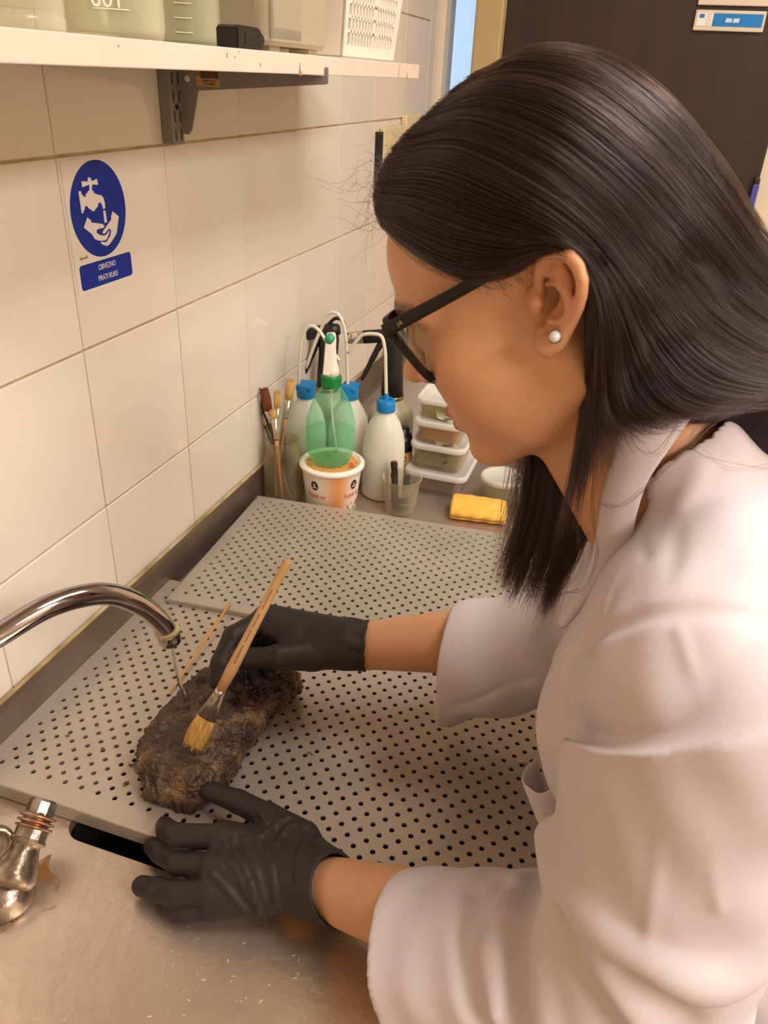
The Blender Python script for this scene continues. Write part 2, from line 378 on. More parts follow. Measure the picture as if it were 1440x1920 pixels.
# ================================================================ SHELF ON THE WALL
m_lam = mat('white_laminate', '#dccabc', .4, noise_col='#d6c3b3', noise_scale=6)
m_core = mat('chipped_edge', '#a5774a', .8); m_scuff = mat('scuff', '#8f8278', .8)
sh = thing('wall_shelf', 'long white laminate board shelf over the tiles, chipped at its edge', 'shelf', None, (.1, 0, 1.56))
bm = bmesh.new(); box(bm, (.001, -1.3, 1.5575), (.2, .606, ZS), bevel=.0008); bmobj('board', bm, m_lam, sh)
bm = bmesh.new()
def chip(y, z, pts): prism(bm, pts, (.2001, y, z), (0, 1, 0), (0, 0, 1), (1, 0, 0), .00025)
e = onaxis(562, 133, 0, .2); chip(e[1], e[2], [(-.003, -.004), (.006, -.004), (.003, 0), (.0015, .001), (0, .008), (-.0015, .001)])
e = onaxis(748, 133, 0, .2); chip(e[1], e[2], [(-.004, -.009), (-.002, -.009), (.004, .008), (.003, .009), (.001, .002)])
e = onaxis(763, 143, 0, .2); chip(e[1], e[2], [(-.002, -.003), (.002, -.003), (.001, .002), (0, .006)])
o = bmobj('edge_chips', bm, m_core, sh); o['kind'] = 'stuff'
bm = bmesh.new()
for px, py, s in ((425, 103, 1), (440, 107, .7), (488, 121, .9), (447, 97, .5), (222, 86, .5)):
    e = onaxis(px, py, 0, .2); chip(e[1], e[2], [(-.001*s, -.002*s), (.001*s, -.0015*s), (.0012*s, .001*s), (0, .002*s)])
o = bmobj('edge_scuffs', bm, m_scuff, sh); o['kind'] = 'stuff'
# ---- slotted upright and bracket
m_grey = mat('grey_powder_coat', '#7f7770', .45); m_slot = mat('slot_dark', '#1d1a18', .8)
m_kraft = mat('kraft_label', '#b78d5c', .7); m_ink = mat('dark_print', '#4a3020', .7); m_screw = mat('screw_white', '#d8d0c6', .4)
br = thing('shelf_bracket', 'grey slotted wall rail with a bracket arm carrying the white shelf', 'bracket', None, (.1, .21, 1.47))
ya, yb = .196, .222
bm = bmesh.new(); box(bm, (.0005, ya, 1.4765), (.0155, yb, 1.5572), bevel=.001); rail = bmobj('upright_rail', bm, m_grey, br)
bm = bmesh.new()
for z0 in (1.480, 1.500, 1.521, 1.5395):
    for y in (ya+.0058, yb-.0078): box(bm, (.0152, y, z0), (.0158, y+.0022, z0+.0125))
bmobj('slots', bm, m_slot, rail)
bm = bmesh.new(); lathe(bm, [(0, .0018), (.0025, .0016), (.0034, .0003), (.0034, 0)], (.0155, .209, 1.5165), 14, Matrix.Rotation(math.pi/2, 4, 'Y')); bmobj('screw', bm, m_slot, rail)
bm = bmesh.new()
arm = [(.0155, 1.557), (.0155, 1.4875), (.0225, 1.4865), (.0275, 1.492), (.0395, 1.5345), (.2015, 1.5485), (.2040, 1.5500), (.2040, 1.5640), (.2030, 1.5655), (.2012, 1.5655), (.2003, 1.564), (.2003, 1.557)]
prism(bm, arm, (0, yb-.0035, 0), (1, 0, 0), (0, 0, 1), (0, 1, 0), .003); arm_o = bmobj('bracket_arm', bm, m_grey, br)
bm = bmesh.new(); lathe(bm, [(0, .001), (.0032, .0008), (.0036, 0)], (.0265, yb-.0035, 1.5465), 16, Matrix.Rotation(math.pi/2, 4, 'X')); bmobj('rivet', bm, m_screw, arm_o)
bm = bmesh.new(); box(bm, (.0385, yb-.0038, 1.5395), (.069, yb-.0034, 1.5565), rot=None); lab = bmobj('barcode_label', bm, m_kraft, arm_o)
bm = bmesh.new(); x = .0445
for k in range(22):
    wv = random.choice((.0004, .0006, .001)); box(bm, (x, yb-.0041, 1.5478), (x+wv, yb-.0037, 1.556)); x += wv+random.choice((.0003, .0005))
lathe(bm, [(.0014, 0), (.0022, 0), (.0022, .0003), (.0014, .0003), (.0014, 0)], (.0415, yb-.0037, 1.552), 14, Matrix.Rotation(math.pi/2, 4, 'X'))
bmobj('barcode', bm, m_ink, arm_o)
text('barcode_digits', '4 00484 501101\n2715V-00001', .0030, axes((.0555, yb-.0039, 1.5437), (1, 0, 0), (0, 0, 1)), m_ink, arm_o)
# ---- wall socket plate by the window
m_sock = mat('cream_plastic', '#d6c49a', .4)
so = thing('wall_switch', 'cream double switch plate with a black gap on the far tiles', 'switch', None, (0, 1.1, 1.42))
bm = bmesh.new(); box(bm, (.0002, 1.03, 1.335), (.012, 1.17, 1.463), bevel=.003); bmobj('plate', bm, m_sock, so)
bm = bmesh.new(); box(bm, (.0002, 1.005, 1.34), (.011, 1.028, 1.455), bevel=.001); bmobj('dark_gap', bm, m_slot, so)
bm = bmesh.new(); box(bm, (.0002, 1.185, 1.36), (.014, 1.30, 1.482), bevel=.003); bmobj('upper_plate', bm, m_sock, so)
# ---- hand washing sign
m_signp = mat('sign_white', '#ddd3c8', .3); m_signb = mat('sign_blue', '#06268c', .45, spec=.3)
sg = thing('hand_washing_sign', 'blue and white sticker on the tiles showing a tap over washing hands', 'sign', None, (0, .06, 1.335))
SX = .0004
# sheet corners come from the wall plane
bm = bmesh.new(); box(bm, (.0001, .0045, 1.334), (SX, .1135, 1.4705), bevel=0); bmobj('sticker_sheet', bm, m_signp, sg)
def wpt(px, py):
    e = onaxis(px, py, 0, 0); return e[1], e[2]
s5 = 180/1192
def s2w(x, y): return wpt(100+x*s5, 280+y*290/1920)
oc = s2w(545, 730); oa, ob = .0495, .0502
def sig(pts, name, m, x, parent):
    bm = bmesh.new(); prism(bm, pts, (x, 0, 0), (0, 1, 0), (0, 0, 1), (1, 0, 0), .00015)
    bmesh.ops.triangulate(bm, faces=bm.faces); return bmobj(name, bm, m, parent)
el = [s2w(545+0*k, 730) for k in range(1)]
L_ = s2w(197, 720); R_ = s2w(893, 730); T_ = s2w(515, 125); B_ = s2w(590, 1338)
cy, cz, ry, rz = (L_[0]+R_[0])/2, (T_[1]+B_[1])/2, abs(R_[0]-L_[0])/2, abs(T_[1]-B_[1])/2
sig([(cy+ry*math.cos(a), cz+rz*math.sin(a)) for a in np.linspace(0, 2*math.pi, 49)[:-1]], 'blue_disc', m_signb, SX, sg)
tapo = [(305, 520), (335, 520), (345, 560), (360, 565), (368, 590), (395, 588), (400, 545), (418, 540), (425, 515), (442, 510), (440, 440), (430, 440), (352, 470), (342, 395), (420, 400), (420, 360), (440, 343), (460, 360), (468, 395), (535, 365), (548, 440), (475, 435), (470, 505), (490, 515), (500, 545), (520, 550), (545, 562), (585, 568), (615, 600), (632, 665), (637, 735), (610, 738), (600, 690), (575, 655), (550, 670), (545, 710), (512, 745), (505, 765), (470, 765), (462, 745), (435, 735), (415, 705), (385, 705), (382, 745), (368, 760), (366, 792), (345, 792)]
sig([s2w(*p) for p in tapo], 'tap_symbol', m_signp, SX+.0002, sg)
sig([s2w(*p) for p in [(612, 760), (638, 757), (662, 905), (650, 900), (645, 915), (630, 908)]], 'water_symbol', m_signp, SX+.0002, sg)
sig([s2w(*p) for p in [(415, 842), (462, 885), (465, 908), (530, 915), (600, 925), (628, 945), (618, 975), (560, 985), (530, 1000), (535, 1040), (570, 1062), (620, 1070), (650, 1060), (690, 1005), (692, 1030), (660, 1110), (640, 1130), (570, 1135), (510, 1115), (470, 1050), (372, 972)]], 'left_hand_symbol', m_signp, SX+.0002, sg)
sig([s2w(*p) for p in [(730, 768), (806, 832), (780, 1040), (740, 1110), (690, 1180), (665, 1198), (610, 1185), (580, 1160), (590, 1145), (650, 1155), (700, 1075), (712, 1020), (700, 985), (680, 985), (640, 1040), (608, 1048), (610, 1015), (650, 960), (715, 865), (708, 840)]], 'right_hand_symbol', m_signp, SX+.0002, sg)
c0, c1, c2, c3 = s2w(318, 1450), s2w(958, 1268), s2w(975, 1565), s2w(352, 1760)
bw, bh = ((c1[0]-c0[0])+(c2[0]-c3[0]))/2, ((c0[1]-c3[1])+(c1[1]-c2[1]))/2; bc = ((c0[0]+c1[0]+c2[0]+c3[0])/4, (c0[1]+c1[1]+c2[1]+c3[1])/4)
sig([(bc[0]+a, bc[1]+b) for a, b in rrect(bw, bh, .004)], 'blue_panel', m_signb, SX, sg)
text('lettering', 'OBVEZNO', .0085, axes((SX+.0002, bc[0]+.001, bc[1]+.0060), (0, 1, 0), (0, 0, 1)), m_signp, sg, sx=.8)
text('lettering', 'PRATI RUKE', .0085, axes((SX+.0002, bc[0]+.001, bc[1]-.0058), (0, 1, 0), (0, 0, 1)), m_signp, sg, sx=.8)
lp = s2w(375, 1350); text('maker_print', 'Bipres®', .0042, axes((SX, lp[0], lp[1]), (0, 1, 0), (0, 0, 1)), m_ink, sg)
# ================================================================ THINGS ON THE SHELF
m_clear = thin('clear_glass', '#e0dcc4', .22, .04, '#f6f5ee', edge=.35)
m_cleargreen = thin('old_glass', '#dcdac0', .26, .05, '#f6f6ec', edge=.35)
m_brownglass = thin('dirty_glass', '#a89880', .14, .15, '#d2c5b4', edge=.4)
m_frost = thin('clouded_plastic', '#d0c4ac', .35, .3, '#eae2d2', edge=.3)
m_gradw = mat('white_scale_print', '#e6e2d6', .6)
def vessel(name, label, cat, px, py, hw, h, m, prof_fn, n=40, X=.115, grp=None, z=ZS):
    e = onaxis(px, py, 0, X); dep = (e-CAM) @ ROT[2]; r = hw*dep/FPX
    t = thing(name, label, cat, grp, (X, e[1], z)); bm = bmesh.new(); lathe(bm, prof_fn(r, h), (X, e[1], z), n)
    return t, bmobj('body', bm, m, t, True), X, e[1], r
def beaker_prof(r, h):
    out = [(0, .0004), (r*.86, .0004), (r*.95, .003), (r, .010), (r, h-.006), (r+.004, h)]
    inn = [(r+.003, h), (r-.0025, h-.006), (r-.0025, .011), (r*.9, .006), (0, .0045)]
    return out+inn
def scale_marks(t, X, y, r, n, z0, dz, long):
    bm = bmesh.new(); a0 = math.atan2(CAM[1]-y, CAM[0]-X)
    for k in range(n):
        for s in range(6):
            a = a0-.3+s*.1*long
            box(bm, (X+(r+.0003)*math.cos(a)-.001, y+(r+.0003)*math.sin(a)-.0035, z0+dz*k), (X+(r+.0003)*math.cos(a)+.001, y+(r+.0003)*math.sin(a)+.0035, z0+dz*k+.0007), rot=Matrix.Rotation(a, 4, 'Z'))
    bmobj('scale_print', bm, m_gradw, t)
t, b, X, y, r = vessel('glass_jar', 'thick based clear glass jar cut off by the frame at the shelf left end', 'jar', 40, 30, 78, .16, m_clear,
    lambda r, h: [(0, .0004), (r*.95, .0004), (r, .004), (r, .010), (r*.97, .012), (r, .014), (r, h), (r-.003, h), (r-.003, .016), (0, .015)])
t, b, X, y, r = vessel('glass_beaker', 'large clear glass beaker with a white printed number, on the shelf', 'beaker', 213, 20, 92, .19, m_cleargreen, beaker_prof)
scale_marks(t, X, y, r, 1, ZS+.021, .02, 1)
a0 = math.atan2(CAM[1]-y, CAM[0]-X)-.10
text('scale_number', '001', .017, axes((X+(r+.0006)*math.cos(a0), y+(r+.0006)*math.sin(a0), ZS+.0275), (-math.sin(a0), math.cos(a0), 0), (0, 0, 1)), m_gradw, t)
t, b, X, y, r = vessel('glass_beaker', 'smaller scaled glass beaker with rounded foot behind the large beaker', 'beaker', 352, 20, 60, .15, m_cleargreen, beaker_prof, X=.10)
scale_marks(t, X, y, r, 4, ZS+.012, .012, .6)
t, b, X, y, r = vessel('glass_flask', 'cloudy brown-filmed glass flask behind the black plug on the shelf', 'flask', 450, 30, 42, .14, m_brownglass,
    lambda r, h: [(0, .0004), (r*.9, .0004), (r, .005), (r*.95, .03), (r*.8, .06), (r*.6, .1), (r*.6, h), (r*.55, h), (r*.55, .1), (r*.75, .06), (r*.9, .03), (r*.9, .006), (0, .005)], X=.115)
bm = bmesh.new(); e = onaxis(478, 10, 0, X+r*.96); prism(bm, [(-.006, .02), (.0075, .02), (.0015, -.006), (-.0005, -.006)], (X+r*.97, e[1], e[2]), (0, 1, 0), (0, 0, 1), (1, 0, 0), .0008)
bmobj('paper_tag', bm, m_paper, t)
# black plug
m_blk = mat('black_plastic', '#17140f', .35); m_blkm = mat('black_plastic_matte', '#211c18', .55)
e = onaxis(462, 90, 0, .185); py0 = e[1]
pl = thing('black_plug', 'small black plug shaped device lying on the shelf edge before the flask', 'plug', None, (.183, py0, ZS))
bm = bmesh.new(); prism(bm, [(-.034, .0), (.012, .0), (.014, .002), (.014, .0165), (.010, .018), (-.030, .0185), (-.034, .016)], (.172, py0, ZS+.0002), (0, 1, 0), (0, 0, 1), (1, 0, 0), .022)
bmesh.ops.bevel(bm, geom=bm.edges[:], offset=.0012, segments=2, affect='EDGES'); bmobj('plug_body', bm, m_blk, pl)
bm = bmesh.new(); lathe(bm, [(0, 0), (.0082, 0), (.0082, .003), (.0074, .0035), (.0074, .006), (.0082, .0065), (.0082, .014), (.0078, .0155), (0, .0155)], (.183, py0+.012, ZS+.0085), 20, Matrix.Rotation(-math.pi/2, 4, 'X')); bmobj('ribbed_neck', bm, m_blkm, pl, False)
bm = bmesh.new(); box(bm, (.1935, py0-.020, ZS+.004), (.1948, py0+.006, ZS+.014), bevel=.0005); bmobj('side_recess', bm, m_blkm, pl)
# clouded plastic box
def openbox(bm, cx, cy, z, w0, d0, w1, d1, h, r, th, n=5):
    def sec(w, d, zz): return [(cx+a, cy+b, zz) for a, b in rrect(w, d, r, n)]
    loft(bm, [sec(w0-.006, d0-.006, z), sec(w0, d0, z+.004), sec(w1, d1, z+h), sec(w1-2*th, d1-2*th, z+h), sec(w0-2*th, d0-2*th, z+.006), sec(w0-2*th-.006, d0-2*th-.006, z+.004)])
ya, yb = onaxis(497, 90, 0, .185)[1]+.010, onaxis(622, 95, 0, .185)[1]
cbx = thing('plastic_canister', 'clouded square plastic canister with chalky deposits, between flask and basket', 'container', None, (.11, (ya+yb)/2, ZS))
bm = bmesh.new(); openbox(bm, .108, (ya+yb)/2, ZS+.006, .15, yb-ya-.006, .155, yb-ya, .15, .014, .003)
for sx in (-1, 1):
    for sy in (-1, 1): box(bm, (.108+sx*.055-.012, (ya+yb)/2+sy*(yb-ya)*.3-.012, ZS+.0002), (.108+sx*.055+.012, (ya+yb)/2+sy*(yb-ya)*.3+.012, ZS+.0065))
bmobj('body', bm, m_frost, cbx)
m_chalk = thin('chalk_film', '#8d8474', .45, .9, edge=.3)
nt = m_chalk.node_tree; nz = nt.nodes.new('ShaderNodeTexNoise'); nz.inputs['Scale'].default_value = 160; nz.inputs['Detail'].default_value = 8
cr = nt.nodes.new('ShaderNodeValToRGB'); cr.color_ramp.elements[0].position = .42; cr.color_ramp.elements[1].position = .6
mix = [n for n in nt.nodes if n.type == 'MIX_SHADER'][0]; nt.links.new(nz.outputs['Fac'], cr.inputs[0]); nt.links.new(cr.outputs[0], mix.inputs[0])
bm = bmesh.new(); box(bm, (.108+.0745, ya+.008, ZS+.012), (.108+.0752, (ya+yb)/2, ZS+.075), bevel=.0003); bmobj('lime_deposit', bm, m_chalk, cbx)
# white slotted basket
m_bask = mat('basket_plastic', '#e9dfd0', .4)
ya, yb = onaxis(655, 90, 0, .19)[1], onaxis(735, 98, 0, .19)[1]
bk = thing('slotted_basket', 'white plastic basket with rows of vertical slits at the shelf right end', 'basket', None, (.12, (ya+yb)/2, ZS))
y0b, y1b = onaxis(618, 100, 0, .17)[1], yb+.022
def taper(z): return (z-ZS)*.10
bm = bmesh.new()
nrow, hz0, hz1 = 5, ZS+.0145, ZS+.0885; ncol = 15
def bquad(x0, x1, ya_, yb_, za, zb):
    v = [bm.verts.new((x+taper(z), y+ (taper(z)*(1 if y > (y0b+y1b)/2 else -1)), z)) for x in (x0, x1) for y in (ya_, yb_) for z in (za, zb)]
    for f in ((0, 1, 3, 2), (4, 6, 7, 5), (0, 4, 5, 1), (2, 3, 7, 6), (0, 2, 6, 4), (1, 5, 7, 3)): bm.faces.new([v[i] for i in f])
xf0, xf1 = .183, .186
bquad(xf0, xf1, y0b, y1b, ZS+.0002, hz0); bquad(xf0, xf1, y0b, y1b, hz1, ZS+.11)
bquad(xf0, xf1, y0b, ya, hz0, hz1); bquad(xf0, xf1, yb, y1b, hz0, hz1)
pitch = (yb-ya)/ncol
for r_ in range(1, nrow): bquad(xf0, xf1, ya, yb, hz0+(hz1-hz0)*r_/nrow-.0018, hz0+(hz1-hz0)*r_/nrow+.0018)
for c_ in range(1, ncol): bquad(xf0, xf1, ya+pitch*c_-.0022, ya+pitch*c_+.0022, hz0, hz1)
bquad(.02, xf1, y0b, y0b+.003, ZS+.0002, ZS+.11); bquad(.02, xf1, y1b-.003, y1b, ZS+.0002, ZS+.11); bquad(.02, .023, y0b, y1b, ZS+.0002, ZS+.11); bquad(.02, xf1, y0b, y1b, ZS+.0002, ZS+.003)
bquad(xf0-.002, xf1+.004, y0b-.003, y1b+.003, ZS+.108, ZS+.113)
bmesh.ops.recalc_face_normals(bm, faces=bm.faces); bmobj('body', bm, m_bask, bk)
bm = bmesh.new(); random.seed(2)
for k in range(6): tube(bm, [(.06+.018*k, ya+.005, ZS+.012+.012*(k % 3)), (.065+.018*k, yb-.01, ZS+.02+.014*(k % 3))], .006, 8)
cork = thing('dowel_bundle', 'tan wooden dowels lying in the white slotted basket', 'dowels', None, (.11, (ya+yb)/2, ZS+.004)); cork['kind'] = 'stuff'
o = bmobj('dowels', bm, mat('tan_wood', '#b98f5c', .7), cork); o['kind'] = 'stuff'
# ================================================================ BACK ROW ON THE COUNTER
m_wood = mat('pale_wood', '#c99a62', .55, noise_col='#b5834c', noise_scale=40, aniso=(1, 1, .1)); m_wood2 = mat('worn_wood', '#a9825a', .6, noise_col='#7d5f40', noise_scale=30)
m_ferr = mat('ferrule_nickel', '#c6bdb0', .25, .9); m_hogs = mat('hog_bristle', '#d3ad67', .7, noise_col='#b58a45', noise_scale=300, aniso=(1, 1, .03), bump=.6, bump_scale=300)
m_redbr = mat('red_brown_bristle', '#5c2413', .6, noise_col='#7d3a20', noise_scale=300, aniso=(1, 1, .03), bump=.6, bump_scale=300); m_darkbr = mat('dark_bristle', '#241712', .6); m_redh = mat('red_lacquer', '#7a3a22', .35); m_greenh = mat('green_lacquer', '#6f9a52', .4)
m_blackh = mat('black_lacquer', '#1c1815', .35)
def brush(base, tip, m_handle, m_bristle, rf, lb, lf, flat, label, grp, parts=True, rh=.0035):
    """base (handle end) to tip (bristle end)"""
    base, tip = Vector(base), Vector(tip); d = tip-base; L = d.length; M = frame_mat(base, d, up=ROT[2])
    t = thing('paint_brush', label, 'brush', grp, base)
    def ell(z, a, b): return [(a*math.cos(q), b*math.sin(q), z) for q in np.linspace(0, 2*math.pi, 17)[:-1]]
    zf = L-lb-lf
    bm = bmesh.new(); loft(bm, [ell(0, rh*.5, rh*.5), ell(.003, rh*.85, rh*.85), ell(zf*.5, rh, rh), ell(zf*.85, rh*1.25, rh*1.25), ell(zf+.003, rh, rh)], M=M); bmobj('handle', bm, m_handle, t, True)
    bm = bmesh.new(); loft(bm, [ell(zf, rh*1.05, rh*1.05), ell(zf+lf*.12, rh*1.2, rh*1.2), ell(zf+lf*.14, rh*1.1, rh*1.1), ell(zf+lf*.2, rh*1.15, rh*1.15), ell(L-lb, rf, rf*flat)], M=M); bmobj('ferrule', bm, m_ferr, t, True)
    bm = bmesh.new(); rng = random.Random(int(L*1e5))
    loft(bm, [ell(L-lb-.001, rf*.95, rf*.95*flat), ell(L-lb*.6, rf*1.1, rf*1.08*flat), ell(L-lb*.15, rf*1.05, rf*flat*.8), ell(L-lb*.02, rf*.75, rf*flat*.35)], M=M)
    for k in range(70):
        a = rng.uniform(0, 2*math.pi); q = math.sqrt(rng.random()); x, y = q*math.cos(a)*rf, q*math.sin(a)*rf*flat; s = rng.uniform(.92, 1.12)
        tube(bm, [M @ Vector((x*.95, y*.95, L-lb)), M @ Vector((x*1.15, y*1.15, L-lb*.5)), M @ Vector((x*s, y*s*.8, L+lb*rng.uniform(-.06, .06)))], [.0006, .0006, .0002], 4, cap=False)
    bmobj('bristles', bm, m_bristle, t, True)
    return t
# jar with brushes
JX, JY, JR = .041, .432, .034; JH = .118
m_jar = thin('jar_glass', '#d3cab0', .03, .04, '#f6f1e6', edge=.35)
jr = thing('brush_jar', 'clear screw-neck glass jar holding paint brushes in the counter corner', 'jar', None, (JX, JY, ZC))
bm = bmesh.new(); R_ = JR
lathe(bm, [(0, .003), (R_*.8, .001), (R_*.95, .003), (R_, .010), (R_, .075), (R_*.97, .086), (R_*.86, .096), (R_*.84, .100), (R_*.89, .102), (R_*.84, .104), (R_*.84, .108), (R_*.89, .110), (R_*.86, .112), (R_*.88, JH), (R_*.82, JH),
           (R_*.79, .10), (R_*.9, .085), (R_*.93, .075), (R_*.93, .010), (R_*.8, .006), (0, .006)], (JX, JY, ZC+.0003), 36); bmobj('glass', bm, m_jar, jr, True)
GB = 'brushes in the jar'
def jb(a, rr, px, py, depth_off=0):
    base = np.array([JX+rr*math.cos(a), JY+rr*math.sin(a), ZC+.012])
    return base
def inj(px, py, Y): return onaxis(px, py, 1, Y)
specs = [ # tip pixel, Y at tip, handle mat, bristle mat, rf, lb, lf, flat, base angle, label
 ((475, 712), .437, m_blackh, m_darkbr, .0013, .012, .012, 1, .2, 'thin black-handled brush rising highest at the left of the jar'),
 ((494, 728), .425, m_redh, m_redbr, .0075, .040, .022, .6, 5.5, 'broad brush with dark red-brown bristles leaning left in the jar'),
 ((520, 733), .44, m_wood, m_hogs, .0055, .030, .022, .6, 4.2, 'brush with short tan oval bristles in the middle of the jar'),
 ((546, 712), .45, m_wood2, m_hogs, .0068, .036, .034, .75, 3.3, 'tallest hog bristle brush standing upright at the right of the jar'),
 ((478, 752), .446, m_redh, m_darkbr, .0040, .016, .030, .8, .9, 'red lacquered brush with dark tip at the left rim of the jar'),
 ((512, 768), .418, m_wood, m_hogs, .0060, .016, .040, .5, 5.0, 'flat brush with wide nickel ferrule in the front of the jar'),
 ((488, 760), .440, m_greenh, m_hogs, .0028, .012, .024, 1, 5.9, 'slim brush with a green handle visible through the jar')]
for (px, py), Y, mh, mb, rf, lb, lf, fl, ba, lbl in specs:
    tip = inj(px, py, Y); base = Vector((JX+.016*math.cos(ba), JY+.016*math.sin(ba), ZC+.010))
    # keep the shaft inside the neck
    tz = (ZC+JH-base.z)/(tip[2]-base.z); p = base+(Vector(tip)-base)*tz; off = Vector((p.x-JX, p.y-JY, 0))
    if off.length > .0245: base -= (off-off.normalized()*.0245)*(1/(1-tz)) * 1.0
    base.x = JX+max(-.024, min(.024, base.x-JX)); base.y = JY+max(-.024, min(.024, base.y-JY))
    brush(base, tip, mh, mb, rf, lb, lf, fl, lbl, GB, rh=.0030 if rf > .003 else .0022)
# cheese tub
m_tub = mat('tub_white', '#eee3d6', .35); m_org = mat('tub_orange_print', '#e2974f', .4); m_navy = mat('navy_print', '#161838', .35); m_redp = mat('red_print', '#c9582e', .5); m_greenp = mat('herb_green_print', '#7d9a55', .5); m_tom = mat('tomato_print', '#d2512c', .4)
TX, TY = .128, .447; TH = .083
tb = thing('cheese_tub', 'white and orange lidded plastic cheese tub under the green spray bottle', 'tub', None, (TX, TY, ZC))
r0, r1 = .044, .053
# the print is a flat colour band pattern: orange fades round the tub
m_tubp = bpy.data.materials.new('tub_print'); m_tubp.use_nodes = True; nt = m_tubp.node_tree; b = nt.nodes['Principled BSDF']; b.inputs['Roughness'].default_value = .35
at_ = nt.nodes.new('ShaderNodeAttribute'); at_.attribute_name = 'print'; nt.links.new(at_.outputs['Color'], b.inputs['Base Color'])
bm = bmesh.new(); N = 72; lay = bm.loops.layers.color.new('print') if False else bm.verts.layers.float_color.new('print')
fa = math.atan2(CAM[1]-TY, CAM[0]-TX)
rings = []
for z in np.linspace(.0004, TH, 9):
    ring = []
    for i in range(N):
        a = 2*math.pi*i/N; r = r0+(r1-r0)*z/TH; v = bm.verts.new((TX+r*math.cos(a), TY+r*math.sin(a), ZC+z))
        d = math.cos((a-fa-.22)*2)*.5+.5; k = max(0, d)**5
        cA, cB = np.array(lin('#efe4d8')), np.array(lin('#e39a58')); v[lay] = tuple(cA*(1-k)+cB*k); ring.append(v)
    rings.append(ring)
for a, b_ in zip(rings, rings[1:]):
    for i in range(N): bm.faces.new((a[i], a[(i+1) % N], b_[(i+1) % N], b_[i]))
bm.faces.new(rings[0][::-1]); bm.faces.new(rings[-1])
bmobj('tub_body', bm, m_tubp, tb, True)
bm = bmesh.new(); rl = .0575
lathe(bm, [(r1, 0), (rl-.002, 0), (rl, .002), (rl, .006), (rl-.001, .0072), (rl-.003, .0075), (rl-.004, .0095), (rl-.007, .0098), (rl-.0085, .0075), (rl-.010, .0055), (0, .0055)], (TX, TY, ZC+TH-.004), 64); lid = bmobj('lid', bm, m_tub, tb, True)
zl = ZC+TH-.004+.0057
bm = bmesh.new(); lathe(bm, [(0, .0004), (rl-.0115, .0004), (rl-.0115, 0)], (TX, TY, zl), 48); bmobj('lid_print', bm, m_org, lid)
bm = bmesh.new()
rg = random.Random(5)
for k in range(60):
    a, q = rg.uniform(0, 6.28), rg.uniform(.022, .045); box(bm, (TX+q*math.cos(a)-.002, TY+q*math.sin(a)-.0015, zl+.0003), (TX+q*math.cos(a)+.002, TY+q*math.sin(a)+.0015, zl+.0007), rot=Matrix.Rotation(a*3, 4, 'Z'))
bmobj('lid_herbs', bm, m_greenp, lid)
bm = bmesh.new()
for a, q, s in ((fa+1.05, .040, .0052), (fa+1.3, .036, .004), (fa-1.7, .040, .004)): lathe(bm, [(0, .0009), (s, .0009), (s, .0003)], (TX+q*math.cos(a), TY+q*math.sin(a), zl), 16)
o = bmobj('lid_tomatoes', bm, m_tom, lid); o['kind'] = 'stuff'
def tubm(a, z, ez=0):   # frame on the slanted tub wall
    r = r0+(r1-r0)*z/TH+.0003; return axes((TX+r*math.cos(a), TY+r*math.sin(a), ZC+z), (-math.sin(a), math.cos(a), 0), (0, 0, 1))
def wrap(o, a, z):
    """bend flat print made at frame (a,z) onto the tub wall"""
    me = o.data
    for v in me.vertices:
        x, y, e = v.co; aa = a+x/(r0+(r1-r0)*z/TH); zz = z+y; r = r0+(r1-r0)*zz/TH+.00025+e; v.co = (TX+r*math.cos(aa), TY+r*math.sin(aa), ZC+zz)
I4 = Matrix.Identity(4)
for s, da in ((-1, -.62), (1, .86)):
    a = fa+da
    bm = bmesh.new(); prism(bm, [(.0072*math.cos(q), .0090*math.sin(q)) for q in np.linspace(0, 6.283, 29)[:-1]], (0, 0, 0), (1, 0, 0), (0, 1, 0), (0, 0, 1), .0002); bmesh.ops.triangulate(bm, faces=bm.faces)
    o = bmobj('logo_disc', bm, m_navy, tb); wrap(o, a, .058)
    bm = bmesh.new(); prism(bm, [(.0026*math.cos(q), .0028*math.sin(q)+.0022) for q in np.linspace(0, 6.283, 17)[:-1]], (0, 0, .0002), (1, 0, 0), (0, 1, 0), (0, 0, 1), .0002); bmesh.ops.triangulate(bm, faces=bm.faces)
    o = bmobj('logo_mark', bm, mat('pink_print', '#d98a86', .5), tb); wrap(o, a, .058)
    bm = bmesh.new(); prism(bm, [(-.0045, -.0042), (.0045, -.0042), (.0045, -.0022), (-.0045, -.0022)], (0, 0, .0002), (1, 0, 0), (0, 1, 0), (0, 0, 1), .0002)
    o = bmobj('logo_word', bm, m_paper, tb); wrap(o, a, .058)
    o = text('lettering', 'Svježi sir', .0125, I4, m_redp, tb, sx=.85); o.matrix_parent_inverse = Matrix.Translation(-tb.location); wrap(o, a+(.05 if s < 0 else 0), .038)
    bm = bmesh.new(); rg = random.Random(8+s)
    for k in range(26):
        x, y, q = rg.uniform(-.015, .017), rg.uniform(-.012, .003), rg.uniform(.001, .0022); an = rg.uniform(0, 3)
        prism(bm, [(x+q*math.cos(an+u)*(1 if i % 2 else .6), y+q*math.sin(an+u)) for i, u in enumerate((0, 1.57, 3.14, 4.71))], (0, 0, .0001), (1, 0, 0), (0, 1, 0), (0, 0, 1), .0002)
    o = bmobj('herb_print', bm, m_greenp, tb); wrap(o, a+.12, .018)
    bm = bmesh.new(); prism(bm, [(.006*math.cos(q), .006*math.sin(q)) for q in np.linspace(0, 6.283, 17)[:-1]], (0, 0, .0002), (1, 0, 0), (0, 1, 0), (0, 0, 1), .0003); bmesh.ops.triangulate(bm, faces=bm.faces)
    o = bmobj('tomato_print', bm, m_tom, tb); wrap(o, a+.42, .016)
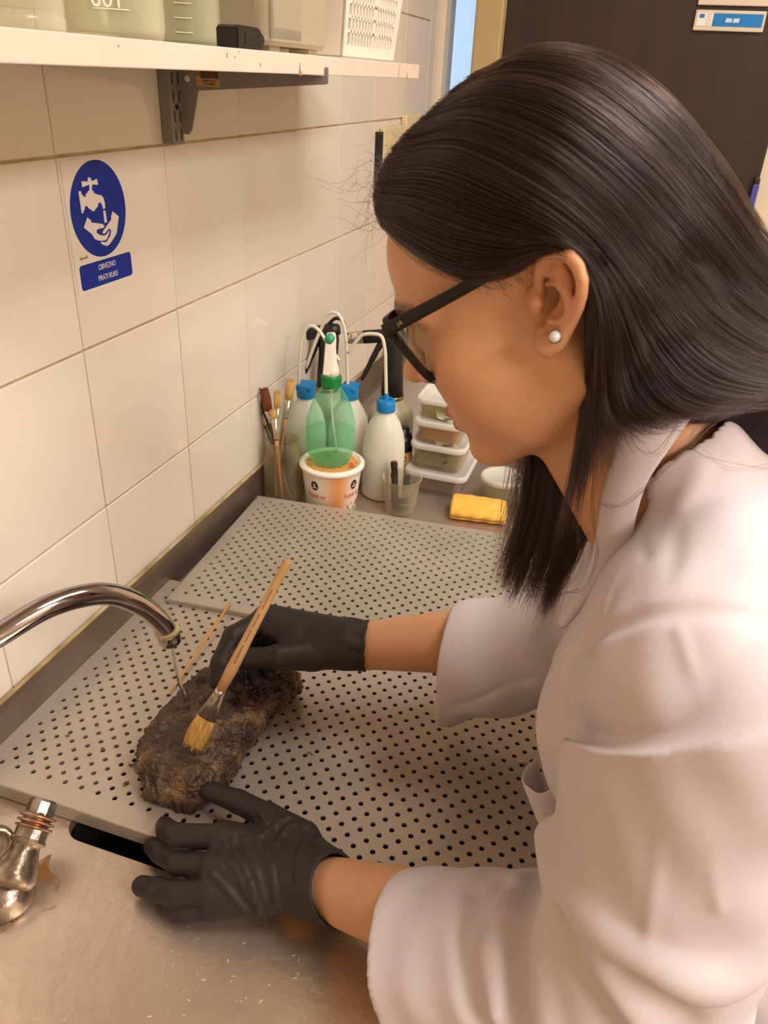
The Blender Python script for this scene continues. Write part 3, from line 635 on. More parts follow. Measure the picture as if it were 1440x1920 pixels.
# green spray bottle
m_gpet = thin('green_pet', '#7fe0b0', .04, .04, '#e6f8ee', edge=.36); m_gcap = mat('green_cap', '#0c7d3a', .35); m_trig = mat('white_trigger', '#e9ded2', .4)
m_water = thin('greenish_water', '#b9e6c8', .03, .02, '#ecf8ee', edge=.12)
gb = thing('green_spray_bottle', 'transparent green spray bottle with white trigger standing on the cheese tub', 'bottle', None, (TX-.003, TY, zl))
GX, GY = TX-.004, TY+.002; GZ = zl+.0012
prof = [(0, .006), (.012, .007), (.026, .0), (.033, .002), (.0375, .010), (.0405, .022), (.0425, .045), (.0425, .062), (.0415, .067), (.0425, .072), (.041, .082), (.036, .100), (.028, .118), (.019, .132), (.0145, .138), (.0145, .146)]
bm = bmesh.new(); n = 48; lathe(bm, prof, (GX, GY, GZ), n)
for v in bm.verts:
    dx, dy = v.co.x-GX, v.co.y-GY; z = v.co.z-GZ; r = math.hypot(dx, dy); a = math.atan2(dy, dx)
    if .074 < z < .134 and r > .016:
        s = 1-.055*(.5+.5*math.cos(a*7))*math.sin((z-.074)/.06*math.pi); v.co.x, v.co.y = GX+dx*s, GY+dy*s
bmobj('pet_body', bm, m_gpet, gb, True)
bm = bmesh.new(); lathe(bm, [(0, .0075), (.026, .0025), (.032, .004), (.0365, .012), (.0395, .023), (.0412, .045), (.0412, .058), (.036, .0585), (0, .0585)], (GX, GY, GZ), 40); bmobj('water', bm, m_water, gb, True)
bm = bmesh.new(); lathe(bm, [(.0165, 0), (.0168, .002), (.0168, .017), (.0155, .020), (0, .020)], (GX, GY, GZ+.138), 28)
for k in range(28):
    a = 2*math.pi*k/28; box(bm, (GX+.0166*math.cos(a)-.0005, GY+.0166*math.sin(a)-.0005, GZ+.140), (GX+.0166*math.cos(a)+.0007, GY+.0166*math.sin(a)+.0007, GZ+.154), rot=Matrix.Rotation(a, 4, 'Z'))
bmobj('ribbed_cap', bm, m_gcap, gb, False)
td = Vector((CAM[0]-GX-.25, CAM[1]-GY, 0)).normalized(); sd = td.cross(Vector((0, 0, 1)))
P0 = Vector((GX, GY, GZ+.156))
bm = bmesh.new()
def ov(c, a, b): return [tuple(Vector(c)+td*(a*math.cos(q))+sd*(b*math.sin(q))) for q in np.linspace(0, 6.283, 17)[:-1]]
loft(bm, [ov(P0, .0148, .0148), ov(P0+Vector((0, 0, .012)), .012, .012), ov(P0+Vector((0, 0, .03))+td*.001, .0095, .0085), ov(P0+Vector((0, 0, .048))+td*.004, .010, .008), ov(P0+Vector((0, 0, .062))+td*.006, .013, .0085), ov(P0+Vector((0, 0, .072))+td*.006, .010, .007)])
bmobj('spray_head', bm, m_trig, gb, True)
bm = bmesh.new(); T0 = P0+td*.014+Vector((0, 0, .062))
pts = [(-.0065, 0), (.0065, 0), (.0075, -.03), (.0085, -.052), (-.0035, -.052), (-.0055, -.03)]
prism(bm, pts, T0+td*.002, sd, Vector((0, 0, 1))+td*-.18, td, .006); bmesh.ops.bevel(bm, geom=bm.edges[:], offset=.0015, segments=2, affect='EDGES'); bmobj('trigger', bm, m_trig, gb)
bm = bmesh.new(); tube(bm, [T0+td*-.004+Vector((0, 0, .004)), T0+td*.008+Vector((0, 0, .005))], .0075, 14); bmobj('nozzle', bm, mat('green_nozzle', '#2f9e6c', .35), gb, True)
bm = bmesh.new(); tube(bm, catmull([(GX, GY, GZ+.15), (GX+.002, GY, GZ+.09), (GX+.012, GY, GZ+.02)], 12), .002, 8); bmobj('dip_tube', bm, thin('dip_tube_plastic', '#dfe8dc', .5, .2), gb, True)
# wash bottles
m_ldpe = thin('milky_plastic', '#f0ece0', .58, .35, '#f4f2ea', edge=.3); m_bcap = mat('blue_cap', '#0f76b5', .35); m_tubing = mat('milky_tube', '#d6d1bf', .35, sss=0)
m_liq = thin('clear_liquid', '#cfcbb4', .2, .05, '#ebe8d8', edge=.1)
GW = 'milky wash bottles with blue caps'
def wash(X, Y, H, R, label, spout, knob):
    t = thing('wash_bottle', label, 'bottle', GW, (X, Y, ZC)); bm = bmesh.new()
    lathe(bm, [(0, .0006), (R*.85, .0006), (R, .006), (R, H*.50), (R*.97, H*.60), (R*.88, H*.70), (R*.72, H*.80), (R*.5, H*.88), (.0145, H*.92), (.0145, H*.97), (0, H*.97)], (X, Y, ZC), 36); bmobj('body', bm, m_ldpe, t, True)
    bm = bmesh.new(); lathe(bm, [(0, .0012), (R*.84, .0012), (R*.95, .006), (R*.95, .034), (0, .034)], (X, Y, ZC), 32); bmobj('liquid', bm, m_liq, t, True)
    bm = bmesh.new(); lathe(bm, [(.0165, 0), (.0168, .001), (.0168, .019), (.0155, .0205), (0, .0215)], (X, Y, ZC+H*.93), 28); cp = bmobj('screw_cap', bm, m_bcap, t, True)
    bm = bmesh.new(); zt = ZC+H*.93+.021
    if knob: tube(bm, [(X, Y, zt-.001), (X, Y, zt+.011)], [.006, .0035], 12); box(bm, (X-.012, Y-.002, zt-.001), (X+.012, Y+.002, zt+.004), bevel=.001)
    else: box(bm, (X-.015, Y-.0155, zt-.006), (X+.0155, Y+.0155, zt+.005), bevel=.004, rot=Matrix.Rotation(.12, 4, 'X'))
    bmobj('cap_knob', bm, m_bcap, cp)
    bm = bmesh.new(); tube(bm, catmull(spout, 40), .0030, 10); bmobj('bent_tube', bm, m_tubing, t, True)
    if not knob: return t
    bm = bmesh.new(); tube(bm, [(X, Y, ZC+H*.95), (X-.004, Y, ZC+.012)], .0026, 8); bmobj('dip_tube', bm, m_tubing, t, True)
    return t
X, Y = .199, .522
wash(X, Y, .178, .038, 'wash bottle in front with an upright spout, beside the stick cup', [(X, Y, ZC+.186)]+[tuple(onaxis(px, py, 1, Y-.0)) for px, py in ((723, 690), (722, 660), (716, 632), (700, 626), (680, 628), (668, 640), (652, 662))], True)
X, Y = .120, .553
wash(X, Y, .178, .038, 'wash bottle behind the green spray bottle, its tube looping over it', [tuple(onaxis(px, py, 1, Y)) for px, py in ((652, 724), (651, 690), (649, 640), (643, 605), (632, 588), (616, 588), (605, 610), (590, 645), (574, 690))], False)
X, Y = .046, .525
wash(X, Y, .178, .038, 'wash bottle against the tiles, tube bent over the chrome nozzle', [tuple(onaxis(px, py, 1, Y-.01)) for px, py in ((560, 722), (561, 690), (564, 650), (572, 620), (585, 611), (600, 622), (618, 650), (636, 676))], False)
# siphon type sprayers
m_rub = mat('black_rubber', '#1b1714', .45); m_chr = mat('chrome', '#d0c8bf', .18, 1); m_cream = thin('cream_bottle', '#b7b096', .8, .3, '#c9c2a8', edge=.2); m_brass = mat('brass_ring', '#a8865a', .3, .9)
def siphon(X, Y, label, head_px, noz_px, trig_px, zr=.2, R=.05):
    t = thing('trigger_sprayer', label, 'sprayer', 'black trigger sprayers behind the bottles', (X, Y, ZC)); bm = bmesh.new()
    lathe(bm, [(0, .0006), (R*.9, .0006), (R, .008), (R, zr*.70), (R*.97, zr*.78), (R*.80, zr*.88), (R*.52, zr*.96), (.021, zr), (0, zr)], (X, Y, ZC), 36); bmobj('body', bm, m_cream, t, True)
    bm = bmesh.new(); lathe(bm, [(.0215, 0), (.023, .001), (.023, .006), (.0215, .007), (0, .007)], (X, Y, ZC+zr), 28); bmobj('collar', bm, m_brass, t, True)
    top = Vector(onaxis(*head_px, 1, Y)); b0 = Vector((X, Y, ZC+zr+.006)); bm = bmesh.new()
    def ring(c, a, b): return [(c.x+a*math.cos(q), c.y+b*math.sin(q), c.z) for q in np.linspace(0, 6.283, 19)[:-1]]
    loft(bm, [ring(b0, .0215, .0215), ring(b0.lerp(top, .3), .0205, .019), ring(b0.lerp(top, .6), .0185, .017), ring(b0.lerp(top, .85), .020, .017), ring(top, .018, .015), ring(top+Vector((0, 0, .008)), .012, .01)]); bmobj('neck', bm, m_rub, t, True)
    n1 = Vector(onaxis(*noz_px, 1, Y-.012)); d = (n1-top).normalized(); L = (n1-top).length
    M = frame_mat(top, d); bm = bmesh.new()
    lathe(bm, [(0, -.022), (.010, -.020), (.0135, -.008), (.0135, .006), (.0125, .012), (.0125, L-.030), (0, L-.030)], n=20, M=M); bmobj('head', bm, m_rub, t, True)
    bm = bmesh.new(); lathe(bm, [(0, L-.031), (.0115, L-.031), (.0118, L-.030), (.0118, L-.012), (.0105, L-.010), (.0112, L-.008), (.0108, L), (.007, L), (.006, L-.004), (0, L-.004)], n=20, M=M); nz = bmobj('chrome_nozzle', bm, m_chr, t, True)
    tr = Vector(onaxis(*trig_px, 1, Y-.02)); s0 = top+d*(L*.22)-Vector((0, 0, .008)); bm = bmesh.new()
    tube(bm, catmull([s0, s0.lerp(tr, .35)+Vector((0, 0, .002)), s0.lerp(tr, .75), tr], 12), [.010]*3+[.009]*3+[.0075]*3+[.0065, .006, .005], 12, flat=.6); bmobj('lever', bm, m_rub, t, True)
    bm = bmesh.new(); tube(bm, catmull([top+d*.002+Vector((0, 0, .012)), top-d*.012+Vector((0, 0, .022)), top-d*.026+Vector((0, 0, .016)), top-d*.03+Vector((0, 0, .002))], 14), .0035, 10); bmobj('hook', bm, m_rub, t, True)
    return t
q_ = at(614, 724, ZC+.141); siphon(q_[0], q_[1], 'trigger sprayer nearer the tiles, chrome nozzle over the brush jar', (617, 620), (540, 630), (570, 703), zr=.135, R=.044)
q_ = at(735, 740, ZC+.141); siphon(q_[0], q_[1], 'trigger sprayer with a cream body, next to the stacked boxes', (737, 628), (653, 634), (678, 712), zr=.135, R=.045)
# dark bottle behind
db = thing('dark_bottle', 'dark bottle with a tan label half hidden behind the front wash bottle', 'bottle', None, (.214, .590, ZC))
bm = bmesh.new(); lathe(bm, [(0, .0005), (.018, .0005), (.020, .004), (.020, .085), (.017, .095), (.012, .095), (.012, .108), (0, .108)], (.214, .590, ZC), 28); bmobj('body', bm, m_blk, db, True)
bm = bmesh.new(); lathe(bm, [(.0202, .018), (.0204, .018), (.0204, .065), (.0202, .065)], (.214, .590, ZC), 28); bmobj('label_band', bm, m_kraft, db, True)
a = math.atan2(CAM[1]-.590, CAM[0]-.214)+.35
text('label_print', '0', .016, axes((.214+.0207*math.cos(a), .590+.0207*math.sin(a), ZC+.052), (-math.sin(a), math.cos(a), 0), (0, 0, 1)), m_blk, db)
# plastic cup with charred stick
m_cup = thin('clear_cup', '#dcd4c4', .05, .12, '#f6f2ea', edge=.4)
CX, CY = .250, .474; CH = .068
cu = thing('plastic_cup', 'ribbed clear plastic cup with dark wood pieces at the tray edge', 'cup', None, (CX, CY, ZC)); bm = bmesh.new(); pr = [(0, .0006), (.0245, .0006), (.025, .002)]
for k in range(9): z = .006+.004*k; pr += [(.0252+z*.12, z), (.0258+z*.12, z+.0015), (.0252+z*.12, z+.003)]
pr += [(.0335, CH-.003), (.0350, CH-.0025), (.0355, CH-.001), (.0345, CH), (.0330, CH-.001), (.0262, .004), (0, .0025)]
lathe(bm, pr, (CX, CY, ZC), 40); bmobj('cup_body', bm, m_cup, cu, True)
m_char = mat('charred_wood', '#1b1512', .7, noise_col='#3b2e24', noise_scale=60, bump=1, bump_scale=120)
m_ember = mat('broken_reddish_end', '#8a4a38', .8)
def stick(name, label, cat, p0, p1, r, grp=None, seed=1):
    t = thing(name, label, cat, grp, p0); bm = bmesh.new(); k = 14; pts = [Vector(p0).lerp(Vector(p1), i/k) for i in range(k+1)]
    tube(bm, pts, [r*(.85 if i in (0, k) else 1) for i in range(k+1)], 12)
    for v in bm.verts: v.co += Vector(noise.noise_vector(v.co*160+Vector((seed, 0, 0))))*r*.25
    bmobj('shaft', bm, m_char, t); bm = bmesh.new(); d = (Vector(p1)-Vector(p0)).normalized()
    lathe(bm, [(0, .0012), (r*.6, .001), (r*.75, 0), (0, -.001)], n=9, M=frame_mat(pts[-1], d)); bmobj('broken_end', bm, m_ember, t); return t
tp = onaxis(739, 865, 1, CY+.002)
stick('charred_stick', 'charred stick standing up out of the plastic cup', 'stick', (CX-.008, CY-.008, ZC+.007), tp, .0062)
stick('charred_chip', 'short charred chip lying in the bottom of the plastic cup', 'stick', (CX-.014, CY+.006, ZC+.010), (CX+.014, CY+.002, ZC+.022), .0058, seed=4)
stick('charred_chip', 'second charred chip at the front wall of the plastic cup', 'stick', (CX-.008, CY-.0185, ZC+.0095), (CX+.016, CY-.008, ZC+.0125), .0048, seed=7)
# stacked boxes
m_box = thin('clear_box', '#dcd5c2', .04, .1, '#f6f2e8', edge=.35); m_lidp = thin('milky_lid', '#ece8e0', .40, .25, edge=.3)
m_amber = thin('amber_liquid', '#dd9c38', .40, .08, '#f2c878', edge=.3); m_brownl = thin('brown_liquid', '#84441f', .40, .08, '#c88a5a', edge=.3); m_yell = thin('yellowish_liquid', '#d2c98e', .20, .08, '#efe8b8', edge=.3)
m_tagp = mat('plastic_tag', '#cfc7a8', .6)
GBX = 'lidded specimen boxes in the stack'
def sbox(cx, cy, z, w0, d0, w1, d1, h, label, m_l, fill, what, ang=0):
    w0, d0, w1, d1 = (q*1.1 for q in (w0, d0, w1, d1))
    t = thing('specimen_box', label, 'box', GBX, (cx, cy, z)); bm = bmesh.new(); openbox(bm, cx, cy, z, w0, d0, w1, d1, h, .016, .0012); bmobj('box_body', bm, m_box, t, False)
    bm = bmesh.new(); zz = z+h*fill
    f = lambda q: (w0+(w1-w0)*q-.006, d0+(d1-d0)*q-.006)
    loft(bm, [[(cx+a, cy+b, zq) for a, b in rrect(*f(q), .015)] for q, zq in ((0, z+.005), (fill, zz))]); bmobj('liquid', bm, m_l, t)
    bm = bmesh.new(); s = []
    for dw, dz in ((.000, -.004), (.006, -.005), (.009, -.002), (.009, .003), (.006, .0055), (-.002, .0055), (-.006, .002)): s.append([(cx+a, cy+b, z+h+.0012+dz) for a, b in rrect(w1+dw, d1+dw, .018)])
    loft(bm, s); bmobj('lid', bm, m_lidp, t, True)
    bm = bmesh.new()
    if 'frag' in what:
        for k in range(5):
            x, y = cx+random.uniform(-.3, .3)*w0, cy+random.uniform(-.35, .3)*d0; bmesh.ops.create_icosphere(bm, subdivisions=2, radius=.012, matrix=Matrix.Translation((x, y, z+.018)) @ Matrix.Rotation(k, 4, 'Z') @ Matrix.Diagonal((1.6, .8, .7, 1)))
        for v in bm.verts: v.co += Vector(noise.noise_vector(v.co*90))*.004
        fr_ = bmobj('wood_fragments', bm, m_char, t)
    if 'tag' in what:
        bm = bmesh.new(); q = Vector((cx+.012, cy-d0*.36, z+.03)); prism(bm, [(0, 0), (.022, .004), (.018, .026), (-.004, .02)], q, (1, 0, .1), (0, .2, 1), (0, 1, 0), .0006); prism(bm, [(-.014, .008), (.014, .016), (.010, .026), (-.02, .02)], q+Vector((-.004, -.002, 0)), (1, 0, -.5), (0, .1, 1), (0, 1, 0), .0006); bmobj('paper_tag', bm, m_tagp, t)
        bm = bmesh.new(); 
        for k in range(7): box(bm, (q.x-.006+.003*k, q.y-.0035, q.z+.012+.001*k), (q.x-.0045+.003*k, q.y-.003, q.z+.017+.001*k))
        bmobj('tag_print', bm, m_blk, t)
    return t
random.seed(11)
bx, by = .291, .612
sbox(bx, by, ZC+.0005, .080, .098, .100, .118, .040, 'bottom specimen box of the stack, brown liquid inside', m_brownl, .8, 'frag')
sbox(bx-.002, by-.004, ZC+.0490, .080, .084, .088, .092, .042, 'middle specimen box with a dark piece and paper tags in pale liquid', m_yell, .55, 'frag tag')
sbox(bx-.004, by, ZC+.0985, .070, .084, .078, .092, .036, 'upper specimen box holding amber liquid', m_amber, .7, 'tag')
sbox(bx-.012, by+.004, ZC+.1428, .060, .070, .066, .078, .030, 'topmost small pale box of the stack, by the face', m_yell, .5, '')
# round tub on the right
rt = thing('round_pot', 'small clear pot with a milky lid behind the sponge', 'pot', None, (.412, .575, ZC))
bm = bmesh.new(); lathe(bm, [(0, .0006), (.030, .0006), (.0315, .003), (.036, .050), (.0348, .050), (.0305, .004), (0, .003)], (.412, .575, ZC), 36); bmobj('pot_body', bm, m_box, rt, True)
bm = bmesh.new(); lathe(bm, [(0, .0035), (.0302, .0045), (.0335, .030), (0, .030)], (.412, .575, ZC), 32); bmobj('liquid', bm, m_liq, rt, True)
bm = bmesh.new(); lathe(bm, [(.036, .046), (.0395, .047), (.0405, .051), (.0395, .055), (.033, .0555), (.031, .0535), (0, .0535)], (.412, .575, ZC), 36); bmobj('lid', bm, m_lidp, rt, True)
# sponge
m_sp = mat('yellow_sponge', '#e6b552', .9, noise_col='#dba845', noise_scale=60, bump=.7, bump_scale=260)
pA, pB = at(838, 972, ZC+.012), at(948, 985, ZC+.012); ex = Vector(pB-pA); L = ex.length; ex.normalize(); ey = Vector((0, 0, 1)).cross(ex)
sp = thing('yellow_sponge', 'folded yellow sponge cloth lying just past the perforated tray', 'sponge', None, pA)
o0 = Vector((pA[0], pA[1]+.012, ZC+.0004))
bm = bmesh.new(); secs = []
pro = [(.004, .0), (.05, .0), (.056, .006), (.055, .028), (.048, .035), (.012, .030), (.001, .026), (-.005, .019), (-.004, .013), (.002, .0105), (.008, .009), (.003, .0065)]
for k in range(15):
    u = k/14; w_ = .0012*math.sin(k*1.7); sg_ = 1-.06*abs(2*u-1)**6; secs.append([tuple(o0+ex*(u*L)+ey*(a*sg_+w_)+Vector((0, 0, b*(sg_)*(1-.10*u)))) for a, b in pro])
loft(bm, secs); bmesh.ops.recalc_face_normals(bm, faces=bm.faces)
o = bmobj('foam', bm, m_sp, sp, True); md = o.modifiers.new('s', 'SUBSURF'); md.levels = md.render_levels = 2
# clear bag with green clip behind the hair
bgx = at(985, 985, ZC+.002)
bg = thing('sample_bag', 'crumpled clear bag with a green strip, beside the yellow sponge', 'bag', None, bgx); bm = bmesh.new()
bmesh.ops.create_icosphere(bm, subdivisions=4, radius=1, matrix=Matrix.Translation((bgx[0]+.018, bgx[1]+.035, ZC+.022)) @ Matrix.Diagonal((.038, .045, .022, 1)))
for v in bm.verts: v.co += Vector(noise.noise_vector(v.co*55))*.009; v.co.z = max(v.co.z, ZC+.0005)
bmobj('film', bm, thin('crumpled_film', '#c9c4b4', .28, .08, '#dcd8ca', edge=.5), bg)
bm = bmesh.new(); q = at(968, 945, ZC+.036); box(bm, (q[0], q[1], q[2]-.006), (q[0]+.05, q[1]+.004, q[2]+.006), bevel=.001); bmobj('green_strip', bm, mat('green_strip_plastic', '#1f6b3c', .4), bg)
bm = bmesh.new(); bmesh.ops.create_icosphere(bm, subdivisions=2, radius=1, matrix=Matrix.Translation((bgx[0]+.02, bgx[1]+.03, ZC+.016)) @ Matrix.Diagonal((.022, .03, .014, 1)))
for v in bm.verts: v.co += Vector(noise.noise_vector(v.co*80))*.006; v.co.z = max(v.co.z, ZC+.001)
bmobj('contents', bm, mat('bag_contents', '#7a7488', .6, noise_col='#c9a56a', noise_scale=50), bg)
# ================================================================ TAPS
m_chrome = mat('worn_chrome', '#cfc8c6', .10, 1, noise_col='#a8a0a0', noise_scale=6, bump=.05, bump_scale=60)
m_lime = mat('limescale', '#b8a67c', .7, noise_col='#8c7a52', noise_scale=40)
m_chrome_r = mat('corroded_chrome', '#b9aca0', .28, .9, noise_col='#7a6a58', noise_scale=45, noise_amt=.7, bump=.5, bump_scale=90)
m_rust = mat('rusty_thread', '#c6b6a8', .3, .85, noise_col='#8a4a14', noise_scale=55, noise_amt=.6, bump=.4, bump_scale=90)
YS = -.157
fa_ = thing('swan_neck_spout', 'chrome swan neck spout curving in over the front tray, water running from it', 'faucet', None, (-.0, YS-.02, ZC))
tipP = np.array([.183, YS, 1.046])
def sp3(px, py, y_): return onaxis(px, py, 1, y_)
pts = [sp3(-185, 1480, -.36), sp3(-150, 1330, -.345), sp3(-85, 1242, -.325), sp3(0, 1189, -.295), sp3(95, 1135, -.255), sp3(190, 1113, -.212), sp3(255, 1130, -.182), sp3(297, 1162, -.164), sp3(315, 1187, YS)]
PS = catmull(pts, 60)
bm = bmesh.new(); tube(bm, PS, .0108, 24); bmobj('spout_tube', bm, m_chrome, fa_, True)
e0, e1 = Vector(PS[-1]), Vector(PS[-4]); d = (e0-e1).normalized(); d = (d*.4+Vector((.02, 0, -1))*.6).normalized()
M = frame_mat(e0-d*.006, d)
bm = bmesh.new(); lathe(bm, [(0, .0), (.0125, .0), (.0130, .001), (.0130, .0035), (.0125, .0045), (0, .0045)], n=28, M=M); bmobj('aerator_ring', bm, m_lime, fa_, True)
bm = bmesh.new(); lathe(bm, [(0, .0045), (.0118, .0045), (.0120, .006), (.0120, .0165), (.0112, .018), (.009, .018), (.0085, .015), (0, .015)], n=28, M=M); bmobj('aerator', bm, m_chrome, fa_, True)
m_stream = bpy.data.materials.new('running_water'); m_stream.use_nodes = True; b = m_stream.node_tree.nodes['Principled BSDF']
b.inputs['Transmission Weight'].default_value = 1; b.inputs['IOR'].default_value = 1.33; b.inputs['Roughness'].default_value = 0
ws = M @ Vector((.002, 0, .016)); we = Vector((.2015, YS-.004, .938)); bm = bmesh.new()
wp = [ws.lerp(we, u)+Vector((-.006*math.sin(u*math.pi)*.6, 0, -.012*u*(1-u))) for u in np.linspace(0, 1, 26)]
tube(bm, wp, [.0016+.0006*math.sin(u*40)*u+.0014*u*u for u in np.linspace(0, 1, 26)], 10)
st = bmobj('water_stream', bm, m_stream, None, True); tag(st, 'thin clear water stream falling from the spout onto the dark wood', 'water')
# tap body with rusty thread
tp_ = thing('threaded_tap', 'corroded chrome tap with rusty threaded coupling on the bare counter, lower left', 'tap', None, at(20, 1690, ZC))
b0 = Vector(at(14, 1672, ZC)); top = Vector(at(79, 1512, ZC+.052)); 
b0 = Vector((b0.x, b0.y, ZC)); ax = (top-(b0+Vector((0, 0, .018)))).normalized(); k0 = b0+Vector((0, 0, .018))
k0 = Vector(at(22, 1655, ZC+.016)); ax = (top-k0).normalized(); LL = (top-k0).length
M = frame_mat(k0, ax)
bm = bmesh.new(); lathe(bm, [(0, -.006), (.019, -.004), (.0215, .004), (.020, .012), (.0165, .020), (.0135, .028), (.0125, .036), (.0135, LL-.032), (0, LL-.032)], n=28, M=M)
lathe(bm, [(0, 0), (.026, 0), (.027, .004), (.024, .014), (.018, .022), (0, .026)], (k0.x-.004, k0.y-.008, ZC+.0003), 28)
bmobj('tap_body', bm, m_chrome_r, tp_, True)
bm = bmesh.new(); lathe(bm, [(0, LL-.034), (.0158, LL-.034), (.0165, LL-.032), (.0160, LL-.030), (.0152, LL-.0295), (.0152, LL-.021), (0, LL-.021)], n=12, M=M); bmobj('hex_nut', bm, m_chrome_r, tp_)
bm = bmesh.new(); lathe(bm, [(0, LL-.022), (.0130, LL-.022)]+[q for k in range(3) for q in ((.0130, LL-.0212+.0048*k), (.0172, LL-.0204+.0048*k), (.0178, LL-.0194+.0048*k), (.0172, LL-.0184+.0048*k), (.0130, LL-.0176+.0048*k))]+[(.0130, LL-.006), (0, LL-.006)], n=32, M=M); bmobj('thread_rings', bm, m_rust, tp_, True)
bm = bmesh.new(); lathe(bm, [(0, LL-.008), (.0130, LL-.008), (.0136, LL-.006), (.0134, LL+.004), (.0115, LL+.0062), (.0085, LL+.0066), (0, LL+.0066)], n=10, M=M); bmobj('coupling_cap', bm, m_chrome_r, tp_)
q = Vector(at(36, 1643, ZC+.028)); dq = (Vector(CAM)-q).normalized(); bm = bmesh.new(); lathe(bm, [(.0, -.01), (.0032, -.01), (.0032, .002), (.0024, .0035), (0, .004)], n=14, M=frame_mat(q, dq)); bmobj('small_pin', bm, m_lime, tp_, True)
# second handle stub at the frame edge
hs = Vector(at(-4, 1580, ZC+.034)); bm = bmesh.new(); M2 = frame_mat(hs, Vector((.5, -.45, .55))); lathe(bm, [(0, -.03), (.012, -.03), (.0135, -.006), (.0150, -.003), (.0150, .006), (.0135, .008), (.0105, .008), (.0095, .002), (0, .002)], n=28, M=M2); bmobj('side_stub', bm, m_chrome_r, tp_, True)
# rust and lime stain dried on the steel round the tap foot
m_stain = bpy.data.materials.new('rust_stain_film'); m_stain.use_nodes = True; nt = m_stain.node_tree; b = nt.nodes['Principled BSDF']; b.inputs['Base Color'].default_value = lin('#9c6a2c'); b.inputs['Roughness'].default_value = .6
nz = nt.nodes.new('ShaderNodeTexNoise'); nz.inputs['Scale'].default_value = 34; nz.inputs['Detail'].default_value = 7; cr = nt.nodes.new('ShaderNodeValToRGB'); cr.color_ramp.elements[0].position = .42; cr.color_ramp.elements[1].position = .75; cr.color_ramp.elements[1].color = (.75, .75, .75, 1)
tcs = nt.nodes.new('ShaderNodeTexCoord'); nt.links.new(tcs.outputs['Object'], nz.inputs['Vector'])
tr_ = nt.nodes.new('ShaderNodeBsdfTransparent'); mx = nt.nodes.new('ShaderNodeMixShader'); nt.links.new(nz.outputs['Fac'], cr.inputs[0]); nt.links.new(cr.outputs[0], mx.inputs[0]); nt.links.new(tr_.outputs[0], mx.inputs[1]); nt.links.new(b.outputs[0], mx.inputs[2]); nt.links.new(mx.outputs[0], nt.nodes['Material Output'].inputs[0])
bm = bmesh.new(); rg = random.Random(3); c_ = at(32, 1668, ZC); prism(bm, [((.034+.010*math.sin(3*q)+.006*math.sin(7*q+1))*math.cos(q), (.036+.008*math.sin(4*q+2)+.005*math.sin(9*q))*math.sin(q)) for q in np.linspace(0, 6.283, 60)[:-1]], (c_[0]+.004, c_[1]-.006, ZC+.00005), (1, 0, 0), (0, 1, 0), (0, 0, 1), .00012); bmesh.ops.triangulate(bm, faces=bm.faces)
bmobj('rust_stain', bm, m_stain, ct)
# dried water spots and crumbs
m_spot = mat('dried_spot', '#c6bbad', .5); bm = bmesh.new(); rg = random.Random(12)
for k in range(160):
    p = at(rg.uniform(0, 720), rg.uniform(1640, 1915), ZC); q = rg.uniform(.0002, .0006); a = rg.uniform(0, 3.14); e = rg.choice((1, 1, 2.6, 4))
    prism(bm, [(q*e*math.cos(u)*math.cos(a)-q*math.sin(u)*math.sin(a), q*e*math.cos(u)*math.sin(a)+q*math.sin(u)*math.cos(a)) for u in np.linspace(0, 6.283, 9)[:-1]], (p[0], p[1], ZC+.00004), (1, 0, 0), (0, 1, 0), (0, 0, 1), .00008)
o = bmobj('dried_spots', bm, m_spot, ct); o['kind'] = 'stuff'
# ================================================================ WOOD CHUNK, BRUSH, SKEWER
m_chunk = bpy.data.materials.new('waterlogged_wood'); m_chunk.use_nodes = True; nt = m_chunk.node_tree; b = nt.nodes['Principled BSDF']
tc = nt.nodes.new('ShaderNodeTexCoord')
n1 = nt.nodes.new('ShaderNodeTexNoise'); n1.inputs['Scale'].default_value = 26; n1.inputs['Detail'].default_value = 9; nt.links.new(tc.outputs['Object'], n1.inputs['Vector'])
n2 = nt.nodes.new('ShaderNodeTexNoise'); n2.inputs['Scale'].default_value = 420; n2.inputs['Detail'].default_value = 4; nt.links.new(tc.outputs['Object'], n2.inputs['Vector'])
rp = nt.nodes.new('ShaderNodeValToRGB'); e = rp.color_ramp.elements; e[0].position = .36; e[0].color = lin('#30211a'); e[1].position = .66; e[1].color = lin('#8e7150'); k = e.new(.52); k.color = lin('#503c2d')
nt.links.new(n1.outputs['Fac'], rp.inputs[0])
rp2 = nt.nodes.new('ShaderNodeValToRGB'); e = rp2.color_ramp.elements; e[0].position = .35; e[0].color = (.45, .42, .4, 1); e[1].position = .68; e[1].color = (1.5, 1.4, 1.2, 1); nt.links.new(n2.outputs['Fac'], rp2.inputs[0])
mm = nt.nodes.new('ShaderNodeMixRGB'); mm.blend_type = 'MULTIPLY'; mm.inputs[0].default_value = 1; nt.links.new(rp.outputs[0], mm.inputs[1]); nt.links.new(rp2.outputs[0], mm.inputs[2]); nt.links.new(mm.outputs[0], b.inputs['Base Color'])
rr_ = nt.nodes.new('ShaderNodeMapRange'); rr_.inputs['From Min'].default_value = .35; rr_.inputs['From Max'].default_value = .65; rr_.inputs['To Min'].default_value = .10; rr_.inputs['To Max'].default_value = .42; nt.links.new(n1.outputs['Fac'], rr_.inputs['Value']); nt.links.new(rr_.outputs[0], b.inputs['Roughness'])
bp = nt.nodes.new('ShaderNodeBump'); bp.inputs['Strength'].default_value = .9; bp.inputs['Distance'].default_value = .0016; nt.links.new(n2.outputs['Fac'], bp.inputs['Height']); nt.links.new(bp.outputs[0], b.inputs['Normal'])
